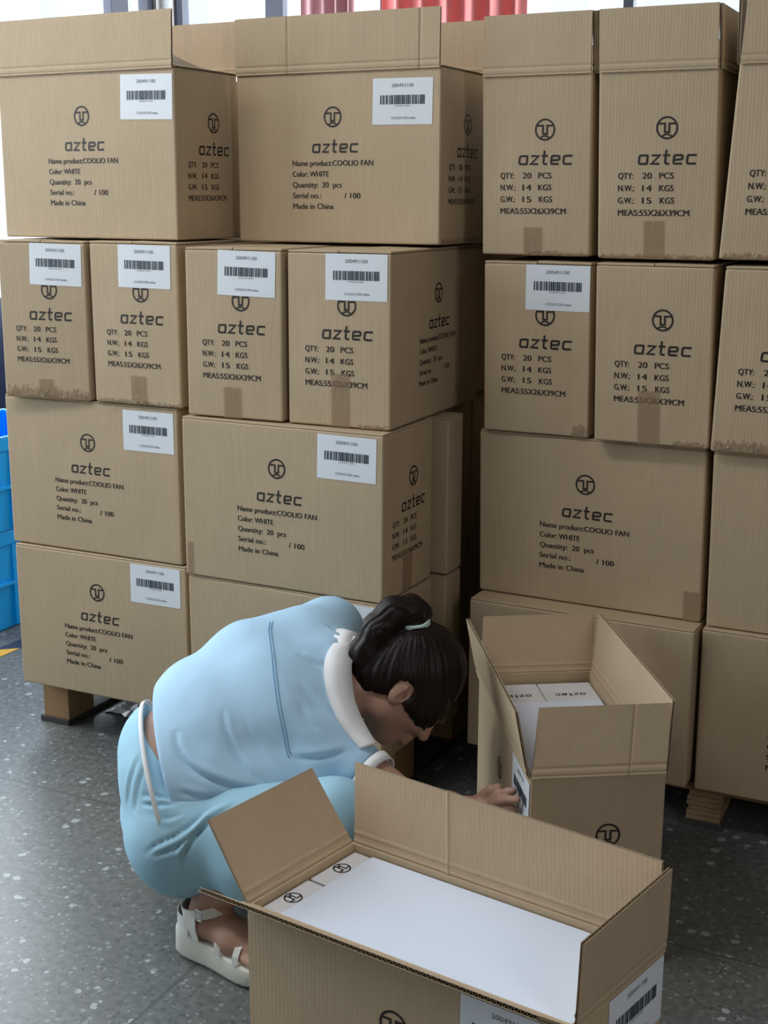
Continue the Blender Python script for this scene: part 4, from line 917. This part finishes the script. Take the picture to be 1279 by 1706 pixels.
ang = [2 * math.pi * i / 48 for i in range(49)]
rimA = [cc - ca * .012 + e1 * .112 * math.cos(t) + e2 * .094 * math.sin(t) for t in ang]; rimB = [cc + ca * .026 + e1 * .094 * math.cos(t) + e2 * .076 * math.sin(t) for t in ang]
collar = strip('collar_stand', rimA, rimB, M_COLLAR); tag(collar, 'white collar stand')
CO = [(-1.1942, 2.2581, .571), (-1.1898, 2.1928, .5727), (-1.1851, 2.1538, .5544), (-1.1677, 2.1193, .5312), (-1.1427, 2.0924, .5014), (-1.1145, 2.0738, .4725), (-1.0884, 2.0685, .4462), (-1.0609, 2.0652, .4245)]
CI = [(-1.172, 2.270, .567), (-1.1711, 2.235, .5496), (-1.1617, 2.1908, .5398), (-1.1506, 2.1621, .5195), (-1.1334, 2.1444, .4909), (-1.1111, 2.1271, .4659), (-1.0877, 2.1124, .4457), (-1.0589, 2.0915, .4269)]
def smooth_line(P_, k_=5):
    P_ = [np.array(p) for p in P_]; out = []
    for i in range(len(P_) - 1):
        p0, p1, p2, p3 = P_[max(i - 1, 0)], P_[i], P_[i + 1], P_[min(i + 2, len(P_) - 1)]
        out += [.5 * (2 * p1 + (p2 - p0) * t + (2 * p0 - 5 * p1 + 4 * p2 - p3) * t * t + (3 * p1 - p0 - 3 * p2 + p3) * t ** 3) for t in [k / k_ for k in range(k_)]]
    return out + [P_[-1]]
mm = MB(); vs_ = []; o_ = unit(-CW_ + .35 * CU_)
for a, b_ in zip(smooth_line(CO), smooth_line(CI)):
    b_ = b_ + CR_ * .016 - CW_ * .010; m1 = (a + b_) / 2 + o_ * .008
    vs_ += [a - o_ * .002, a + o_ * .003, m1 + o_ * .002, b_ + o_ * .006, b_ + o_ * .001]
n_ = len(vs_) // 5
mm.add([tuple(v - PC) for v in vs_], [(5 * i + k, 5 * i + (k + 1) % 5, 5 * i + 5 + (k + 1) % 5, 5 * i + 5 + k) for i in range(n_ - 1) for k in range(5)] + [tuple(range(5)), tuple(5 * n_ - 1 - k for k in range(5))])
tag(mm.build('collar', M_COLLAR, person, smooth=True), 'white turned-down collar')
sd = unit(J['elN'] - J['shN']); s1 = unit(np.cross(sd, CW_)); s2 = np.cross(sd, s1)
cuf = lambda o, r_: [sl + sd * o + (s1 * math.cos(t) + s2 * math.sin(t)) * r_ for t in ang]
strip('cuff', cuf(.030, .0505), cuf(.052, .0475), M_COLLAR)
we = wst + spine * .002; w1 = LT; w2 = unit(DO - spine * (DO @ spine)); wb = lambda o, k_: [we + spine * (o + .15 * .123 * k_ * math.sin(t) - .35 * .160 * k_ * math.cos(t)) + w1 * .160 * k_ * math.cos(t) + w2 * .123 * k_ * math.sin(t) for t in ang]
strip('waistband', wb(-.004, 1.0), wb(.005, .99), M_COLLAR)

# --- hair
Hh = Field(tuple(J['hd'] - .21), tuple(J['hd'] + .21), .0033)
Hh.ell(hp(.026, -.016), HA, (.112, .104, .087), .01); Hh.ell(hp(-.02, -.055), HA, (.085, .055, .068), .02)
for s_ in (-1, 1): Hh.ell(hp(.014, .036, s_ * .056), (unit(HU * .8 - HN * .3), unit(HN * .8 + HU * .3), HE), (.050, .054, .026), .015)
Hh.cut(hp(-.018, 0), HU * 1.0 - HN * .06, .01) if False else None
def below(X, Y, Z):   # everything under the hairline: neck, cheeks, face
    x_, y_, z_ = X - J['hd'][0], Y - J['hd'][1], Z - J['hd'][2]
    u_ = x_ * HU[0] + y_ * HU[1] + z_ * HU[2]; n_ = x_ * HN[0] + y_ * HN[1] + z_ * HN[2]; e_ = x_ * HE[0] + y_ * HE[1] + z_ * HE[2]
    line = np.where(n_ < .0, -.020 + (n_ + .0) * 1.30, -.020 - .03 * n_)   # nape to ear, ear to cheek
    side = (u_ - line) * .75
    face = np.maximum(np.maximum(.062 - n_, np.abs(e_) - .046), u_ - .066)
    ear = np.sqrt(((u_ + .010) / 1.25) ** 2 + (n_ + .008) ** 2 + ((np.abs(e_) - .088) / 1.4) ** 2) - .0225
    return np.minimum(np.minimum(side, face), ear)
Hh.put(below, Hh.lo, Hh.lo + Hh.res * Hh.n, .008, 'sub')
tieP = hp(.076, -.094, .012)
Hh.chain([hp(.055, -.07, .01), tieP], [.035, .019], .02)
Hh.chain([tieP, hp(.087, -.125, .012), hp(.055, -.142, .02), hp(.012, -.128, .025), hp(-.035, -.105, .028), hp(-.068, -.088, .03)], [.018, .028, .033, .034, .030, .018], .012)
Hh.chain([tieP, hp(.10, -.112, 0), hp(.09, -.136, .0), hp(.05, -.150, .005)], [.016, .022, .022, .012], .01)
for i in range(5):   # loose strands at the temple
    Hh.chain([hp(.02 + .008 * i, .05, .066 - .004 * i), hp(.0 + .010 * i, .072, .062 - .006 * i), hp(-.012 + .013 * i, .088 + .002 * (i % 2), .054 - .008 * i)], [.007, .0055, .003], .004)
hme = Hh.mesh('hair', 2); hv = np.empty(len(hme.vertices) * 3, np.float32); hme.vertices.foreach_get('co', hv); hv = hv.reshape(-1, 3)
hn = np.empty(len(hme.vertices) * 3, np.float32); hme.vertices.foreach_get('normal', hn); hn = hn.reshape(-1, 3)
ax_ = unit(tieP - J['hd']); b1 = unit(np.cross(ax_, HE)); b2 = np.cross(ax_, b1); dl = hv - J['hd']; ph_ = np.arctan2(dl @ b1, dl @ b2)
bun = np.clip(((dl @ ax_) - .108) / .02, 0, 1)
lane = np.where(bun > .5, 150 * (dl @ HE) + 40 * (dl @ HN), ph_ * 9)
hv += hn * (.0010 * (np.sin(lane * 4.1) + .7 * np.sin(lane * 2.3 + 1.1) + .5 * np.sin(lane * 1.1 + 2 + 20 * (dl @ ax_))))[:, None].astype(np.float32)
hme.vertices.foreach_set('co', hv.ravel()); hme.update(); hair = pbuild('hair', hme, M_HAIR)
tm = MB()
for j in range(2):
    pts = []; ax = unit(hp(.087, -.125, .012) - tieP); a1 = unit(np.cross(ax, HE)); a2 = np.cross(ax, a1)
    for i in range(25): 
        t_ = 2 * math.pi * i / 24; pts.append(tieP + ax * (.003 * j + .002 * math.sin(3 * t_ + j * 2)) + (a1 * math.cos(t_) + a2 * math.sin(t_)) * (.0300 + .001 * j) + ax * .004 - PC)
    tm.tube(pts, .0034, 8, cap=False)
tag(tm.build('hair_tie', M_TIE, person, smooth=True), 'pale teal hair tie')
# --- sandals
def sandal(ft, fd):
    side = np.array((-fd[1], fd[0], 0)); P3 = lambda t, s_, z: tuple(ft + fd * t + side * s_ + np.array((0, 0, z)) - PC)
    prof = [(-.0245, .0), (-.0243, .006), (-.0235, .012), (-.021, .019), (-.017, .0255), (-.010, .031), (0, .0348), (.015, .0365), (.035, .0365), (.06, .0355), (.085, .037), (.11, .0402), (.135, .0435), (.155, .0452), (.175, .045), (.19, .0435), (.205, .039), (.217, .032), (.225, .023), (.2295, .012), (.231, 0)]
    outl = [(t, s_) for t, s_ in prof] + [(t, -s_) for t, s_ in prof[::-1][1:-1]]
    top = lambda t: .063 - .022 * min(1, max(0, (t + .02) / .2)) ** 1.0
    m = MB(); n = len(outl); lay = [(.93, lambda t: .003 + .014 * max(0, (t - .15) / .08) ** 2 * (t > .15)), (1.0, lambda t: .010 + .014 * max(0, (t - .15) / .08) ** 2 * (t > .15)), (.985, lambda t: top(t) - .004), (.96, top)]
    cx = .10
    V_ = [P3(cx + (t - cx) * k, s_ * k, z(t)) for k, z in lay for t, s_ in outl]
    F_ = [(l_ * n + i, l_ * n + (i + 1) % n, (l_ + 1) * n + (i + 1) % n, (l_ + 1) * n + i) for l_ in range(3) for i in range(n)] + [tuple(range(n - 1, -1, -1)), tuple(3 * n + i for i in range(n))]
    m.add(V_, F_); so = m.build('sandal', M_SOLE, person, smooth=True); tag(so, 'white platform sandal')
    def band(name, path, w, th=.0022, up=None):
        mm = MB(); q_ = [np.array(p) for p in path]; vs_ = []
        for i, p in enumerate(q_):
            t_ = unit(q_[min(i + 1, len(q_) - 1)] - q_[max(i - 1, 0)]); c_ = np.array(P3(.06, 0, .09)) if up is None else np.array(up)
            o_ = p - c_; o_ = unit(o_ - t_ * (o_ @ t_)); b2 = np.cross(t_, o_)
            vs_ += [tuple(p + b2 * w / 2), tuple(p + b2 * w / 2 + o_ * th), tuple(p - b2 * w / 2 + o_ * th), tuple(p - b2 * w / 2)]
        k_ = len(q_); mm.add(vs_, [(4 * i + a, 4 * i + (a + 1) % 4, 4 * i + 4 + (a + 1) % 4, 4 * i + 4 + a) for i in range(k_ - 1) for a in range(4)] + [(0, 1, 2, 3), (4 * k_ - 1, 4 * k_ - 2, 4 * k_ - 3, 4 * k_ - 4)])
        return mm.build(name, M_STRAP, so, smooth=False)
    ring = [P3(.046 + .047 * math.cos(a), .0455 * math.sin(a), .112 + .010 * math.cos(a)) for a in [2 * math.pi * i / 28 for i in range(29)]]
    band('strap', ring, .019, up=P3(.046, 0, .112))
    for s_ in (-1, 1): band('strap', [P3(.046, s_ * .0375, .056), P3(.044, s_ * .044, .085), P3(.046, s_ * .0465, .112)], .030, up=P3(.05, 0, .09))
    band('strap', [P3(.034 - .052 * math.sin(math.pi * i / 16), .041 * math.cos(math.pi * i / 16), .079) for i in range(17)], .036, up=P3(.034, 0, .079))
    for t0 in (.10, .145): band('strap', [P3(t0 + .01 * i / 8, .044 * math.cos(math.pi * i / 8), (.047 if t0 < .12 else .044) + (.052 if t0 < .12 else .038) * math.sin(math.pi * i / 8)) for i in range(9)], .013, up=P3(t0, 0, .04))
    bk = MB(); c_ = np.array(P3(.066, -.0445, .117)); 
    bk.tube([tuple(c_ + fd * a * .007 + np.array((0, 0, b_ * .011))) for a, b_ in ((-1, -1), (1, -1), (1, 1), (-1, 1), (-1, -1))], .0016, 6); bk.build('buckle', M_METAL, so)
    return so
sandal(ftN, fdN); sandal(ftF, fdF)
